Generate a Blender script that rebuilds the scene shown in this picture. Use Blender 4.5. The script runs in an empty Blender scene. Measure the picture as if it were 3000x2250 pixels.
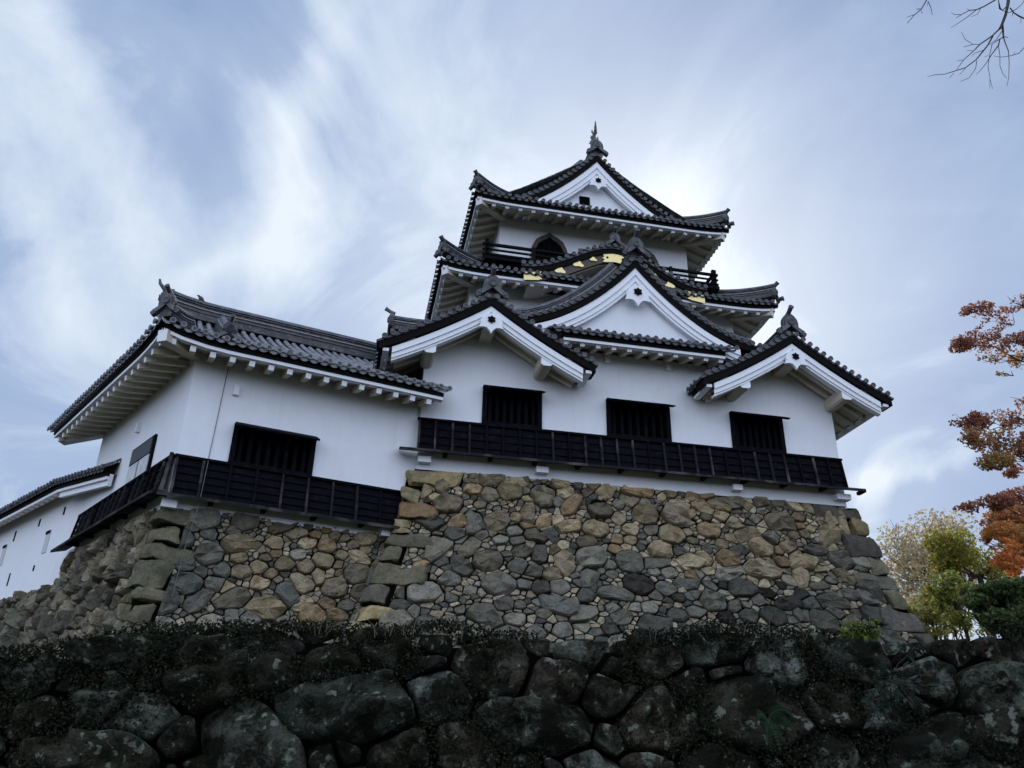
import bpy, math, random
import numpy as np
from mathutils import Vector, Matrix, noise
random.seed(7)
S = bpy.context.scene
COL = S.collection
R = math.radians
V = Vector

# ---------------------------------------------------------------- camera
PITCH, ROLL, YAW, FPX = 0.44683371, 0.02236196, 0.19493684, 2400.0
fw = V((math.sin(YAW)*math.cos(PITCH), math.cos(YAW)*math.cos(PITCH), math.sin(PITCH)))
r0 = V((math.cos(YAW), -math.sin(YAW), 0)); u0 = r0.cross(fw)
rt = r0*math.cos(ROLL)+u0*math.sin(ROLL); up = -r0*math.sin(ROLL)+u0*math.cos(ROLL)
cam = bpy.data.cameras.new('camera'); camo = bpy.data.objects.new('camera', cam); COL.objects.link(camo)
M = Matrix((rt, up, -fw)).transposed().to_4x4(); camo.matrix_world = M
cam.sensor_width = 36; cam.lens = 36*FPX/3000; cam.clip_end = 3000; cam.clip_start = .05
S.camera = camo

# ---------------------------------------------------------------- light
SUN_AZ, SUN_EL = R(19), R(30)          # azimuth clockwise from +Y : the sun stands behind the keep
sd = V((math.sin(SUN_AZ)*math.cos(SUN_EL), math.cos(SUN_AZ)*math.cos(SUN_EL), math.sin(SUN_EL)))
sl = bpy.data.lights.new('sun', 'SUN'); sl.energy = 2.2; sl.angle = R(.6); sl.color = (1, .93, .82)
so = bpy.data.objects.new('sun', sl); COL.objects.link(so); so.location = sd*60
so.rotation_euler = (-sd).to_track_quat('-Z', 'Y').to_euler()
W = bpy.data.worlds.new('World'); S.world = W; W.use_nodes = True
wt = W.node_tree; wt.nodes.clear()
def N(t, k, **kw):
    n = t.nodes.new(k)
    for a, b in kw.items():
        if hasattr(n, a): setattr(n, a, b)
    return n
def inp(t, n, i, v):
    if isinstance(v, bpy.types.NodeSocket): t.links.new(v, n.inputs[i])
    elif v is not None: n.inputs[i].default_value = v
def math_(t, op, a, b=None, c=None, clamp=False):
    n = N(t, 'ShaderNodeMath', operation=op); n.use_clamp = clamp
    inp(t, n, 0, a); inp(t, n, 1, b); inp(t, n, 2, c); return n.outputs[0]
def mix_(t, f, a, b, bt='MIX'):
    n = N(t, 'ShaderNodeMix', data_type='RGBA', blend_type=bt)
    inp(t, n, 0, f); inp(t, n, 6, a); inp(t, n, 7, b); return n.outputs[2]
def ramp_(t, f, stops):
    n = N(t, 'ShaderNodeValToRGB'); e = n.color_ramp.elements
    while len(e) < len(stops): e.new(.5)
    for i, (p, c) in enumerate(stops): e[i].position = p; e[i].color = (c[0], c[1], c[2], 1) if hasattr(c, '__len__') else (c, c, c, 1)
    inp(t, n, 0, f); return n.outputs[0]
def noise_(t, vec, sc, det=4, rough=.55, dist=0):
    n = N(t, 'ShaderNodeTexNoise'); inp(t, n, 'Vector', vec)
    n.inputs['Scale'].default_value = sc; n.inputs['Detail'].default_value = det
    n.inputs['Roughness'].default_value = rough; n.inputs['Distortion'].default_value = dist
    return n.outputs[0]
def map_(t, vec, loc=(0, 0, 0), rot=(0, 0, 0), sc=(1, 1, 1)):
    n = N(t, 'ShaderNodeMapping'); inp(t, n, 0, vec)
    n.inputs[1].default_value = loc; n.inputs[2].default_value = rot; n.inputs[3].default_value = sc
    return n.outputs[0]
sky = N(wt, 'ShaderNodeTexSky'); sky.sky_type = 'NISHITA'; sky.sun_disc = False
sky.sun_elevation = SUN_EL; sky.sun_rotation = SUN_AZ; sky.air_density = 1.0; sky.dust_density = 1.5
tc = N(wt, 'ShaderNodeTexCoord').outputs['Generated']
sep = N(wt, 'ShaderNodeSeparateXYZ'); inp(wt, sep, 0, tc)
az = math_(wt, 'ARCTAN2', sep.outputs[0], sep.outputs[1]); el = math_(wt, 'ARCSINE', sep.outputs[2])
def sky_dir(x, y):      # azimuth / elevation of a feature of the sky
    d = (fw*FPX+rt*(x*1.35624-1500)-up*(y*1.35624-1125)).normalized(); return math.atan2(d.x, d.y), math.asin(d.z)
wn = N(wt, 'ShaderNodeTexNoise'); inp(wt, wn, 'Vector', tc); wn.inputs['Scale'].default_value = 3.6; wn.inputs['Detail'].default_value = 7
ws = N(wt, 'ShaderNodeSeparateColor'); inp(wt, ws, 0, wn.outputs['Color'])
az = math_(wt, 'ADD', az, math_(wt, 'MULTIPLY', math_(wt, 'SUBTRACT', ws.outputs[0], .5), .22))
el = math_(wt, 'ADD', el, math_(wt, 'MULTIPLY', math_(wt, 'SUBTRACT', ws.outputs[1], .5), .20))
veil = None
FEAT = [ # cloud streaks: from, to, half width, weight
 ((705, -80), (610, 430), 62, .34), ((600, 420), (760, 640), 80, .36), ((690, -40), (640, 600), 110, .26), ((60, -80), (190, 300), 70, .26), ((190, 300), (330, 620), 70, .28),
 ((560, 500), (330, 640), 40, .26), ((60, 480), (170, 760), 60, .12), ((820, 560), (930, 690), 90, .40), ((1480, 430), (1640, 640), 80, .30), ((900, 420), (1080, 330), 130, .16), ((1640, 560), (1740, 760), 70, .36),
 ((1830, 1070), (2300, 930), 26, .52), ((1860, 960), (2260, 880), 34, .42), ((1880, 850), (2180, 740), 40, .24), ((1840, 1130), (1930, 1000), 60, .55), ((1700, 420), (2260, 440), 18, .10), ((0, 40), (60, 520), 90, .18), ((1900, 1290), (2200, 1330), 60, .32), ((450, 100), (520, 420), 50, -.16), ((380, 330), (460, 400), 60, -.16)]
for (p, q, wd, amp) in FEAT:
    a0, e0 = sky_dir(*p); a1, e1 = sky_dir(*q); L_ = math.hypot(a1-a0, e1-e0); ux, uy = (a1-a0)/L_, (e1-e0)/L_
    ca, ce = (a0+a1)/2, (e0+e1)/2; hw = wd*1.356/2400*.95
    A1 = math_(wt, 'SUBTRACT', az, ca); E1 = math_(wt, 'SUBTRACT', el, ce)
    al = math_(wt, 'ADD', math_(wt, 'MULTIPLY', A1, ux), math_(wt, 'MULTIPLY', E1, uy))
    ac = math_(wt, 'ADD', math_(wt, 'MULTIPLY', A1, -uy), math_(wt, 'MULTIPLY', E1, ux))
    al = math_(wt, 'DIVIDE', al, L_*.55); ac = math_(wt, 'DIVIDE', ac, hw)
    r2_ = math_(wt, 'ADD', math_(wt, 'MULTIPLY', al, al), math_(wt, 'MULTIPLY', ac, ac))
    g_ = math_(wt, 'MULTIPLY', math_(wt, 'EXPONENT', math_(wt, 'MULTIPLY', r2_, -1.0)), amp)
    veil = g_ if veil is None else math_(wt, 'ADD', veil, g_)
zc = math_(wt, 'ADD', math_(wt, 'MAXIMUM', sep.outputs[2], 0.0), .25)
px = math_(wt, 'DIVIDE', sep.outputs[0], zc); py = math_(wt, 'DIVIDE', sep.outputs[1], zc)
cmb = N(wt, 'ShaderNodeCombineXYZ'); inp(wt, cmb, 0, px); inp(wt, cmb, 1, py)
c1 = noise_(wt, map_(wt, cmb.outputs[0], loc=(1.3, .6, 0), rot=(0, 0, R(24)), sc=(1.1, .75, 1)), 2.5, 8, .60, .7)
c2 = noise_(wt, map_(wt, tc, loc=(4, 2, 1)), 2.6, 6, .58, .5)
dp = N(wt, 'ShaderNodeVectorMath', operation='DOT_PRODUCT'); inp(wt, dp, 0, tc); dp.inputs[1].default_value = sd
dot = math_(wt, 'MAXIMUM', dp.outputs['Value'], 0)
g1 = math_(wt, 'MULTIPLY', math_(wt, 'MULTIPLY', math_(wt, 'POWER', dot, 30.0), .62), math_(wt, 'ADD', .35, math_(wt, 'MULTIPLY', c1, 1.25))); g2 = math_(wt, 'POWER', dot, 9.0)
ld = N(wt, 'ShaderNodeVectorMath', operation='DOT_PRODUCT'); inp(wt, ld, 0, tc); ld.inputs[1].default_value = (-.86, .5, .05)
left = math_(wt, 'MULTIPLY', math_(wt, 'ADD', ld.outputs['Value'], .10), .22)
cl = math_(wt, 'ADD', math_(wt, 'ADD', math_(wt, 'MULTIPLY', math_(wt, 'SUBTRACT', c1, .5), 1.5), math_(wt, 'MULTIPLY', math_(wt, 'SUBTRACT', c2, .5), .75)), .14)
cl = math_(wt, 'ADD', cl, left); cl = math_(wt, 'ADD', cl, math_(wt, 'MULTIPLY', veil, math_(wt, 'ADD', -.10, math_(wt, 'MULTIPLY', c1, 2.1))))
cl = math_(wt, 'ADD', cl, math_(wt, 'MULTIPLY', g2, .20))
blue = mix_(wt, .85, sky.outputs[0], (2.5, 3.6, 5.9, 1))
pale = (4.1, 5.2, 7.15, 1)
skyc = mix_(wt, ramp_(wt, cl, [(.02, 0), (.55, 1)]), blue, pale)
skyc = mix_(wt, ramp_(wt, cl, [(.38, 0), (1.05, 1)]), skyc, (7.4, 8.2, 9.1, 1))
skyc = mix_(wt, g1, skyc, (12.5, 12.8, 12.8, 1))
# the unseen sky behind the camera is brightened as added fill for the facade
bd = N(wt, 'ShaderNodeVectorMath', operation='DOT_PRODUCT'); inp(wt, bd, 0, tc); bd.inputs[1].default_value = (-.25, -.93, .25)
bk = math_(wt, 'ADD', 1.0, math_(wt, 'MULTIPLY', math_(wt, 'MINIMUM', math_(wt, 'MAXIMUM', math_(wt, 'ADD', bd.outputs['Value'], .15), 0), .8), 2.15))
vm = N(wt, 'ShaderNodeVectorMath', operation='SCALE'); bsk = mix_(wt, math_(wt, 'MINIMUM', math_(wt, 'MAXIMUM', math_(wt, 'MULTIPLY', bd.outputs['Value'], 2.0), 0), .8), skyc, (5.2, 5.7, 6.9, 1)); inp(wt, vm, 0, bsk); wt.links.new(bk, vm.inputs['Scale']); skyc = vm.outputs[0]
bg = N(wt, 'ShaderNodeBackground'); inp(wt, bg, 0, skyc); bg.inputs[1].default_value = .10
wo = N(wt, 'ShaderNodeOutputWorld'); wt.links.new(bg.outputs[0], wo.inputs[0])
S.view_settings.view_transform = 'Standard'; S.view_settings.look = 'None'
S.view_settings.exposure = 0.12; S.view_settings.gamma = 1; S.view_settings.use_curve_mapping = False
S.cycles.max_bounces = 6; S.cycles.diffuse_bounces = 4

# ---------------------------------------------------------------- materials
def mat(name, col, rough=.8, spots=None, bump=0, bscale=20, metal=0, sc=3.0, attr=None, transl=0, fine=None, spec=.3, extra=None):
    m = bpy.data.materials.new(name); m.use_nodes = True; t = m.node_tree
    b = t.nodes['Principled BSDF']; b.inputs['Roughness'].default_value = rough; b.inputs['Metallic'].default_value = metal
    b.inputs['Specular IOR Level'].default_value = spec
    ob = N(t, 'ShaderNodeTexCoord').outputs['Object']
    c = (*col, 1)
    if attr:
        a = N(t, 'ShaderNodeAttribute'); a.attribute_name = 'Col'; c = a.outputs[0]
    if spots:
        n = noise_(t, ob, sc, 5, .6)
        c = mix_(t, ramp_(t, n, [(spots[1], 0), (spots[2], 1)]), c, (*spots[0], 1)) if not attr else mix_(t, ramp_(t, n, [(spots[1], 0), (spots[2], 1)]), c, mix_(t, 1.0, c, (*spots[0], 1), 'MULTIPLY'))
    if fine:
        n = noise_(t, ob, fine[0], 4, .7)
        c = mix_(t, 1.0, c, ramp_(t, n, [(.25, fine[1]), (.75, fine[2])]), 'MULTIPLY')
    if extra: c = extra(t, ob, c)
    inp(t, b, 'Base Color', c)
    if bump:
        n = noise_(t, ob, bscale, 5, .65)
        bn = N(t, 'ShaderNodeBump'); bn.inputs['Strength'].default_value = bump; bn.inputs['Distance'].default_value = .05 if attr else .03
        inp(t, bn, 'Height', n); t.links.new(bn.outputs[0], b.inputs['Normal'])
    if transl:
        tr = N(t, 'ShaderNodeBsdfTranslucent'); inp(t, tr, 0, c)
        mx = N(t, 'ShaderNodeMixShader'); mx.inputs[0].default_value = transl
        o = t.nodes['Material Output']; t.links.new(b.outputs[0], mx.inputs[1]); t.links.new(tr.outputs[0], mx.inputs[2]); t.links.new(mx.outputs[0], o.inputs[0])
    return m
def streaks(t, ob, c):
    n = noise_(t, map_(t, ob, sc=(5, 5, .35)), 1.6, 4, .6)
    c = mix_(t, math_(t, 'MULTIPLY', ramp_(t, n, [(.5, 0), (.8, 1)]), .14), c, (.42, .40, .35, 1))
    n = noise_(t, ob, .8, 5, .6); c = mix_(t, math_(t, 'MULTIPLY', ramp_(t, n, [(.45, 0), (.75, 1)]), .10), c, (.5, .48, .44, 1))
    return c
def weather(t, ob, c):
    n = noise_(t, ob, 11.0, 5, .7)
    c = mix_(t, ramp_(t, n, [(.60, 0), (.67, .75)]), c, (.26, .27, .26, 1))
    n = noise_(t, ob, 1.3, 4, .6)
    return mix_(t, ramp_(t, n, [(.5, 0), (.68, .4)]), c, (.07, .068, .05, 1))
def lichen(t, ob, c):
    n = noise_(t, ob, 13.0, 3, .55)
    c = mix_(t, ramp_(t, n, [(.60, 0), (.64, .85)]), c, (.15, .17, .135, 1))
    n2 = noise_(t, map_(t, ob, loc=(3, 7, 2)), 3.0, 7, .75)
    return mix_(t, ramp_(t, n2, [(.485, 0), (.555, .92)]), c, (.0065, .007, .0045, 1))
def basestain(t, ob, c):
    n = noise_(t, ob, 2.2, 5, .7)
    return mix_(t, math_(t, 'MULTIPLY', ramp_(t, n, [(.52, 0), (.7, 1)]), .45), c, (.05, .055, .052, 1))
PLAST = mat('white_plaster', (.68, .71, .76), .85, bump=.06, bscale=14, fine=(3.0, .95, 1.0), extra=streaks)
TRIM = mat('white_trim', (.74, .77, .82), .8, fine=(6, .9, 1.0))
SOFF = mat('shaded_soffit_plaster', (.56, .51, .42), .85, fine=(8, .82, 1.0))  # white plaster browned: under-eave shade and warm bounce put into the colour
TILE = mat('roof_tile', (.030, .032, .038), .5, spots=((.07, .073, .08), .45, .62), sc=5, bump=.2, bscale=30, spec=.3, fine=(9, .7, 1.25), extra=weather)
TUBE = mat('cover_tile', (.092, .098, .115), .5, spots=((.045, .048, .058), .42, .6), sc=4, bump=.2, bscale=30, spec=.3, fine=(12, .7, 1.2), extra=weather)  # paler than the pans: sky light on the round tiles put into the colour
MORT = mat('lime_mortar', (.30, .31, .32), .8, fine=(14, .55, 1.1))
BLACK = mat('black_board', (.006, .006, .006), .8, spec=.05)
WOOD = mat('charred_board', (.0035, .0035, .006), .85, spots=((.012, .012, .015), .55, .75), sc=6, fine=(20, .6, 1.3), spec=.06)
BATT = mat('weathered_batten', (.014, .014, .016), .8, spots=((.085, .08, .075), .50, .68), sc=1.3, fine=(20, .7, 1.2), spec=.08)
DARKW = mat('dark_lacquer', (.045, .033, .024), .5, spec=.4)
GOLD = mat('gold_leaf', (.80, .66, .30), .42, metal=.25, spec=.5)
VOID = mat('dark_interior', (.004, .004, .005), .9, spec=0)
GLASS = mat('window_paper', (.52, .55, .58), .5, fine=(4, .6, 1.1))
STONE = mat('base_stone', (1, 1, 1), .9, attr=1, bump=1.0, bscale=11, spots=((.70, .70, .64), .42, .62), sc=5, fine=(30, .55, 1.3), spec=.06, extra=basestain)
BOULD = mat('mossy_shaded_boulder', (1, 1, 1), .95, attr=1, bump=1.0, bscale=22, spots=((.5, .5, .42), .45, .6), sc=9, fine=(50, .4, 1.6), spec=.04, extra=lichen)
GAP = mat('joint_earth', (.006, .005, .004), 1, spec=0)
EARTH = mat('terrace_earth', (.06, .052, .036), 1, spots=((.03, .042, .015), .45, .6), sc=1.2, bump=1, bscale=9, fine=(40, .5, 1.5), spec=0)
BARK = mat('bark', (.045, .038, .032), .9, bump=.6, bscale=25, fine=(16, .6, 1.2))
LEAF = mat('leaf', (1, 1, 1), .6, attr=1, transl=.6, spec=.15)
IVY = mat('ivy_leaf', (1, 1, 1), .75, attr=1, transl=.15, spec=.08)
BIRD = mat('bird_feather', (.04, .04, .042), .7)
CABLE = mat('cable', (.10, .10, .10), .7)

# ---------------------------------------------------------------- mesh builder
class MB:
    def __init__(s): s.v = []; s.f = []; s.m = []; s.c = []; s.s = []; s.col = None; s.mi = 0; s.sm = False
    def add(s, vs, fs, mi=None, sm=None, col=None):
        o = len(s.v); s.v.extend([tuple(p) for p in vs])
        for f in fs:
            s.f.append([i+o for i in f]); s.m.append(s.mi if mi is None else mi); s.s.append(s.sm if sm is None else sm)
            s.c.append(col if col is not None else s.col)
    def box(s, c, x, y, z, mi=None):        # centre + three half-axis vectors
        c, x, y, z = V(c), V(x), V(y), V(z)
        if x.cross(y).dot(z) < 0: x = -x
        vs = [c+a*x+b*y+d*z for a in (-1, 1) for b in (-1, 1) for d in (-1, 1)]
        s.add(vs, [(0, 1, 3, 2), (4, 6, 7, 5), (0, 4, 5, 1), (2, 3, 7, 6), (0, 2, 6, 4), (1, 5, 7, 3)], mi, False)
    def aabb(s, a, b, mi=None):
        a, b = V(a), V(b); h = (b-a)/2
        s.box((a+b)/2, (h.x, 0, 0), (0, h.y, 0), (0, 0, h.z), mi)
    def beam(s, a, b, w, h, mi=None, upv=(0, 0, 1)):
        a, b = V(a), V(b); d = b-a; sd_ = d.cross(V(upv)).normalized(); u_ = sd_.cross(d).normalized()
        s.box((a+b)/2, d/2, sd_*w/2, u_*h/2, mi)
    def sweep(s, path, prof, mi=None, sm=False, upv=(0, 0, 1), plumb=False, closed=True, scales=None, caps=True, vert=False):
        P = [V(p) for p in path]; n = len(P); k = len(prof); vs = []
        for i in range(n):
            t0 = (P[i]-P[i-1]).normalized() if i else None; t1 = (P[i+1]-P[i]).normalized() if i < n-1 else None
            t = ((t0 or t1)+(t1 or t0)).normalized(); mit = 1/max(.4, t.dot(t1 or t0))
            sv = t.cross(V(upv)).normalized(); uv = V(upv) if plumb else sv.cross(t)
            if vert: uv = V((0, 0, 1)); mit = 1/max(.3, max(math.hypot(q_.x, q_.y) for q_ in [(t0 or t1)]) if i >= n//2 else math.hypot(t1.x, t1.y))
            q = scales[i] if scales else 1
            for a, b in prof: vs.append(P[i]+sv*a*q+uv*b*q*(1 if plumb else mit))
        fs = []
        for i in range(n-1):
            for j in range(k if closed else k-1):
                j2 = (j+1) % k; fs.append((i*k+j, i*k+j2, (i+1)*k+j2, (i+1)*k+j))
        s.add(vs, fs, mi, sm)
        if closed and caps: s.add(vs[:k], [tuple(range(k))], mi, False); s.add(vs[-k:], [tuple(range(k-1, -1, -1))], mi, False)
    def tube(s, path, r, n=8, mi=None, sm=True, r2=None):
        m = len(path); rr = [r+(((r2 if r2 is not None else r)-r)*i/(m-1)) for i in range(m)]
        prof = [(math.cos(2*math.pi*j/n), math.sin(2*math.pi*j/n)) for j in range(n)]
        d = (V(path[-1])-V(path[0])).normalized(); u_ = (0, 0, 1) if abs(d.z) < .9 else (0, 1, 0)
        s.sweep(path, prof, mi, sm, upv=u_, scales=rr)
    def prism(s, poly, o, x, y, z, th, mi=None):    # 2D outline extruded th along z
        o, x, y, z = V(o), V(x), V(y), V(z); n = len(poly)
        vs = [o+x*a+y*b for a, b in poly]+[o+x*a+y*b+z*th for a, b in poly]
        s.add(vs, [tuple(range(n)), tuple(range(2*n-1, n-1, -1))]+[(i, i+n, (i+1) % n+n, (i+1) % n) for i in range(n)], mi, False)
    def disc(s, c, ax, r, th, n=12, mi=None, rim=True):
        c, ax = V(c), V(ax).normalized(); a = ax.cross(V((0, 0, 1)));
        if a.length < .1: a = V((1, 0, 0))
        a.normalize(); b = a.cross(ax); vs = []
        rings = [(r, 0), (r, th), (r*.72, th), (r*.66, th*.75)] if rim else [(r, 0), (r, th)]
        for q, h in rings:
            for j in range(n): an = 2*math.pi*j/n; vs.append(c+ax*h+a*q*math.cos(an)+b*q*math.sin(an))
        fs = [(i*n+j, i*n+(j+1) % n, (i+1)*n+(j+1) % n, (i+1)*n+j) for i in range(len(rings)-1) for j in range(n)]
        last = tuple((len(rings)-1)*n+j for j in range(n))
        if rim and mi == 1: s.add(vs, fs, mi, False); s.add(vs, [last], 0, False)
        else: s.add(vs, fs+[last], mi, False)
    def grid(s, fn, nu, nv, mi=None, sm=True):
        vs = [fn(i/nu, j/nv) for i in range(nu+1) for j in range(nv+1)]
        s.add(vs, [(i*(nv+1)+j, (i+1)*(nv+1)+j, (i+1)*(nv+1)+j+1, i*(nv+1)+j+1) for i in range(nu) for j in range(nv)], mi, sm)
    def build(s, name, mats, parent=None, **tags):
        me = bpy.data.meshes.new(name); me.from_pydata(s.v, [], s.f)
        if not isinstance(mats, (list, tuple)): mats = [mats]
        for m_ in mats: me.materials.append(m_)
        me.polygons.foreach_set('material_index', s.m); me.polygons.foreach_set('use_smooth', s.s)
        if any(c is not None for c in s.c):
            at = me.color_attributes.new('Col', 'FLOAT_COLOR', 'CORNER'); buf = []
            for f, c in zip(s.f, s.c): buf.extend((list(c or (.5, .5, .5))+[1])*len(f))
            at.data.foreach_set('color', buf)
        me.update()
        o = bpy.data.objects.new(name, me); COL.objects.link(o)
        if parent is not None: o.parent = parent; o.matrix_parent_inverse = parent.matrix_world.inverted()
        for k, v_ in tags.items(): o[k] = v_
        return o
def thing(name, loc, label, category, group=None):
    o = bpy.data.objects.new(name, None); COL.objects.link(o); o.location = loc; o['label'] = label; o['category'] = category
    if group: o['group'] = group
    o.empty_display_size = .2; o.matrix_world = Matrix.Translation(V(loc))
    return o

# ---------------------------------------------------------------- Japanese roof kit
SP = .24
def slope(mb, O, ud, nd, u0, u1, tmax, H, lift=lambda u: 0, tmin=lambda u: 0, caps=True, seed=0, pitch=SP):
    """hongawara slope: rows of round cover tiles with pans between; u along the eave, t inwards. mats 0 pan, 1 cover, 2 mortar"""
    rnd = random.Random(seed); O, ud, nd = V(O), V(ud), V(nd); Z = V((0, 0, 1))
    def P(u, t, h=0):
        q = O+ud*u+nd*t; q.z = O.z*0+H(t)+lift(u)*max(0, 1-max(t, 0)/1.4)+h; return q
    n = max(1, int(round((u1-u0)/pitch))); us = [u0+(u1-u0)*i/n for i in range(n+1)]
    for i, u in enumerate(us):
        a, b = tmin(u), tmax(u)
        if b-a > .12:
            a = a-.05 if (caps and a < .01) else a; k = max(1, int((b-a)/.3)); jz = rnd.uniform(-.014, .014)
            for j in range(k):
                ta, tb = a+(b-a)*j/k, a+(b-a)*(j+1)/k+.02
                ra, rb = .068, .057; vs = []
                for t, r_ in ((ta, ra), (tb, rb)):
                    for q in range(7):
                        an = math.pi*q/6; vs.append(P(u+math.cos(an)*r_, t, .03+jz+math.sin(an)*r_*1.15))
                fs = [(q, q+1, q+8, q+7) for q in range(6)]
                mb.add(vs, fs, 1, True); mb.add(vs[:7], [tuple(range(7))], 1, False)
            if caps and a < .01:
                c = P(u, -.06, .055+jz); mb.disc(c, -nd, .070, .03, 12, 1)
            if a < .01:      # lime mortar pads behind the cap
                c = P(u, .16, .02)
    for i in range(n):
        ua, ub = us[i], us[i+1]; a0, a1 = tmin(ua), tmin(ub); b0, b1 = tmax(ua), tmax(ub)
        if max(b0-a0, b1-a1) < .05: continue
        k = max(1, int(max(b0-a0, b1-a1)/.26)); prev = None
        vs = []; fs = []
        for j in range(k+1):
            for d in ((0, .02) if 0 < j < k else (0,)):
                h = .02 if d == 0 and j > 0 else 0
                for q in range(4):
                    f = q/3; t0_ = (a0+(b0-a0)*j/k)*(1-f)+(a1+(b1-a1)*j/k)*f
                    vs.append(P(ua+(ub-ua)*f, t0_, (.0 if q in (0, 3) else -.03)+h*.8-(0 if h else .0)))
        m_ = len(vs)//4
        fs = [(r_*4+q, r_*4+q+1, (r_+1)*4+q+1, (r_+1)*4+q) for r_ in range(m_-1) for q in range(3)]
        mb.add(vs, fs, 0, False)
        if caps and a0 < .01 and a1 < .01:     # eave tile face, drooping
            um = (ua+ub)/2; w = (ub-ua)*.5
            vs = [P(ua, -.01, .03), P(ua, -.01, -.03), P(ua+w*.5, -.012, -.075), P(um, -.014, -.09), P(ub-w*.5, -.012, -.075), P(ub, -.01, -.03), P(ub, -.01, .03), P(um, -.01, -.02)]
            mb.add(vs, [(0, 1, 2, 3, 7), (7, 3, 4, 5, 6)], 1, False)
    # deck under the tiles
    k = 8
    for i in range(n):
        ua, ub = us[i], us[i+1]; a0, a1 = tmin(ua), tmin(ub); b0, b1 = tmax(ua), tmax(ub)
        if max(b0-a0, b1-a1) < .05: continue
        vs = []
        for j in range(k+1):
            vs.append(P(ua, a0+(b0-a0)*j/k, -.07)); vs.append(P(ub, a1+(b1-a1)*j/k, -.07))
        mb.add(vs, [(2*j, 2*j+1, 2*j+3, 2*j+2) for j in range(k)], 0, False)
    return P

def eave(parent, O, ud, nd, u0, u1, H0, over, wallz, lift=lambda u: 0, c0=0, c1=0, rsp=.46, roff=.23, raft=True, drop=.30, inset=.18, rz=.13):
    """black tile board, white fascia, sloping soffit and separate square rafters. c0/c1: 1 = hip corner at that end"""
    O, ud, nd = V(O), V(ud), V(nd)
    def P(u, t, z): q = O+ud*u+nd*t; q.z = z; return q
    L = u1-u0; n = max(2, int(L/.5)); us = [u0+L*i/n for i in range(n+1)]
    def trim(u, t): # keep inside mitre
        lo = u0+t*c0*1.0; hi = u1-t*c1*1.0; return min(max(u, lo), hi)
    def strip(mb, ta, tb, za, zb):   # rectangular section strip between t and z bounds
        vs = []
        for u in us:
            l = lift(u)
            for t, z in ((ta, za), (tb, za), (tb, zb), (ta, zb)): vs.append(P(trim(u, t), t, H0+z+l))
        fs = [(i*4+j, i*4+(j+1) % 4, (i+1)*4+(j+1) % 4, (i+1)*4+j) for i in range(len(us)-1) for j in range(4)]
        mb.add(vs, fs+[(0, 1, 2, 3), tuple((len(us)-1)*4+j for j in (3, 2, 1, 0))], 0, False)
    b = MB(); strip(b, .07, .30, -.18, -.075); b.build('eave_board', BLACK, parent)
    w = MB(); strip(w, .10, .26, -.27, -.183); w.build('fascia', TRIM, parent)
    s = MB(); vs = []
    for u in us:
        l = lift(u)
        vs.append(P(trim(u, .262), .262, H0-.19+l)); vs.append(P(trim(u, over+.02), over+.02, wallz+l*.3))
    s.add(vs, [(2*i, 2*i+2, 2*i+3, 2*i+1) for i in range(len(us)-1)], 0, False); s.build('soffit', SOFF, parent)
    if raft:
        k = int((L-2*roff)/rsp+.5); 
        for i in range(k+1):
            u = u0+roff+(L-2*roff)*i/max(1, k)
            if c0 and u-u0 < .3: continue
            if c1 and u1-u < .3: continue
            tmx = over+.02
            if c0: tmx = min(tmx, (u-u0)-.02)
            if c1: tmx = min(tmx, (u1-u)-.02)
            l = lift(u); za = H0-drop+l; sl_ = ((wallz-.05)-(H0-.27))/(over-.2)
            a = P(u, inset, za+rz/2); bb = P(u, tmx, za+rz/2+sl_*(tmx-inset))
            if (bb-a).length < .1: continue
            r_ = MB(); r_.beam(a, bb, rz, rz, 0); ends = r_
            ob = r_.build('rafter', [SOFF, TRIM], parent)
            # white ends; the sides take the plaster with shade painted in
            for p_ in ob.data.polygons:
                if p_.normal.dot(nd) < -.8: p_.material_index = 1

def ridge(mb, path, w=.26, h=.42, sm=False):
    """stacked ridge: body, ledge courses, round crown. mats 0 tile 1 cover 2 mortar"""
    mb.sweep(path, [(-w*.62, -.06), (w*.62, -.06), (w*.62, .06), (-w*.62, .06)], 0)
    mb.sweep(path, [(-w*.5, .05), (w*.5, .05), (w*.42, h*.8), (-w*.42, h*.8)], 2 if w < .2 else 0)
    for q in (.3, .5, .7):
        mb.sweep(path, [(-w*.56, h*q), (w*.56, h*q), (w*.56, h*q+.025), (-w*.56, h*q+.025)], 2 if q == .5 else 1)
    mb.sweep(path, [(-w*.6, h*.8), (w*.6, h*.8), (w*.5, h*.9), (-w*.5, h*.9)], 1)
    mb.sweep(path, [(math.cos(a)*w*.36, h*.88+math.sin(a)*w*.40) for a in [math.pi*i/8 for i in range(9)]], 1, True)

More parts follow.
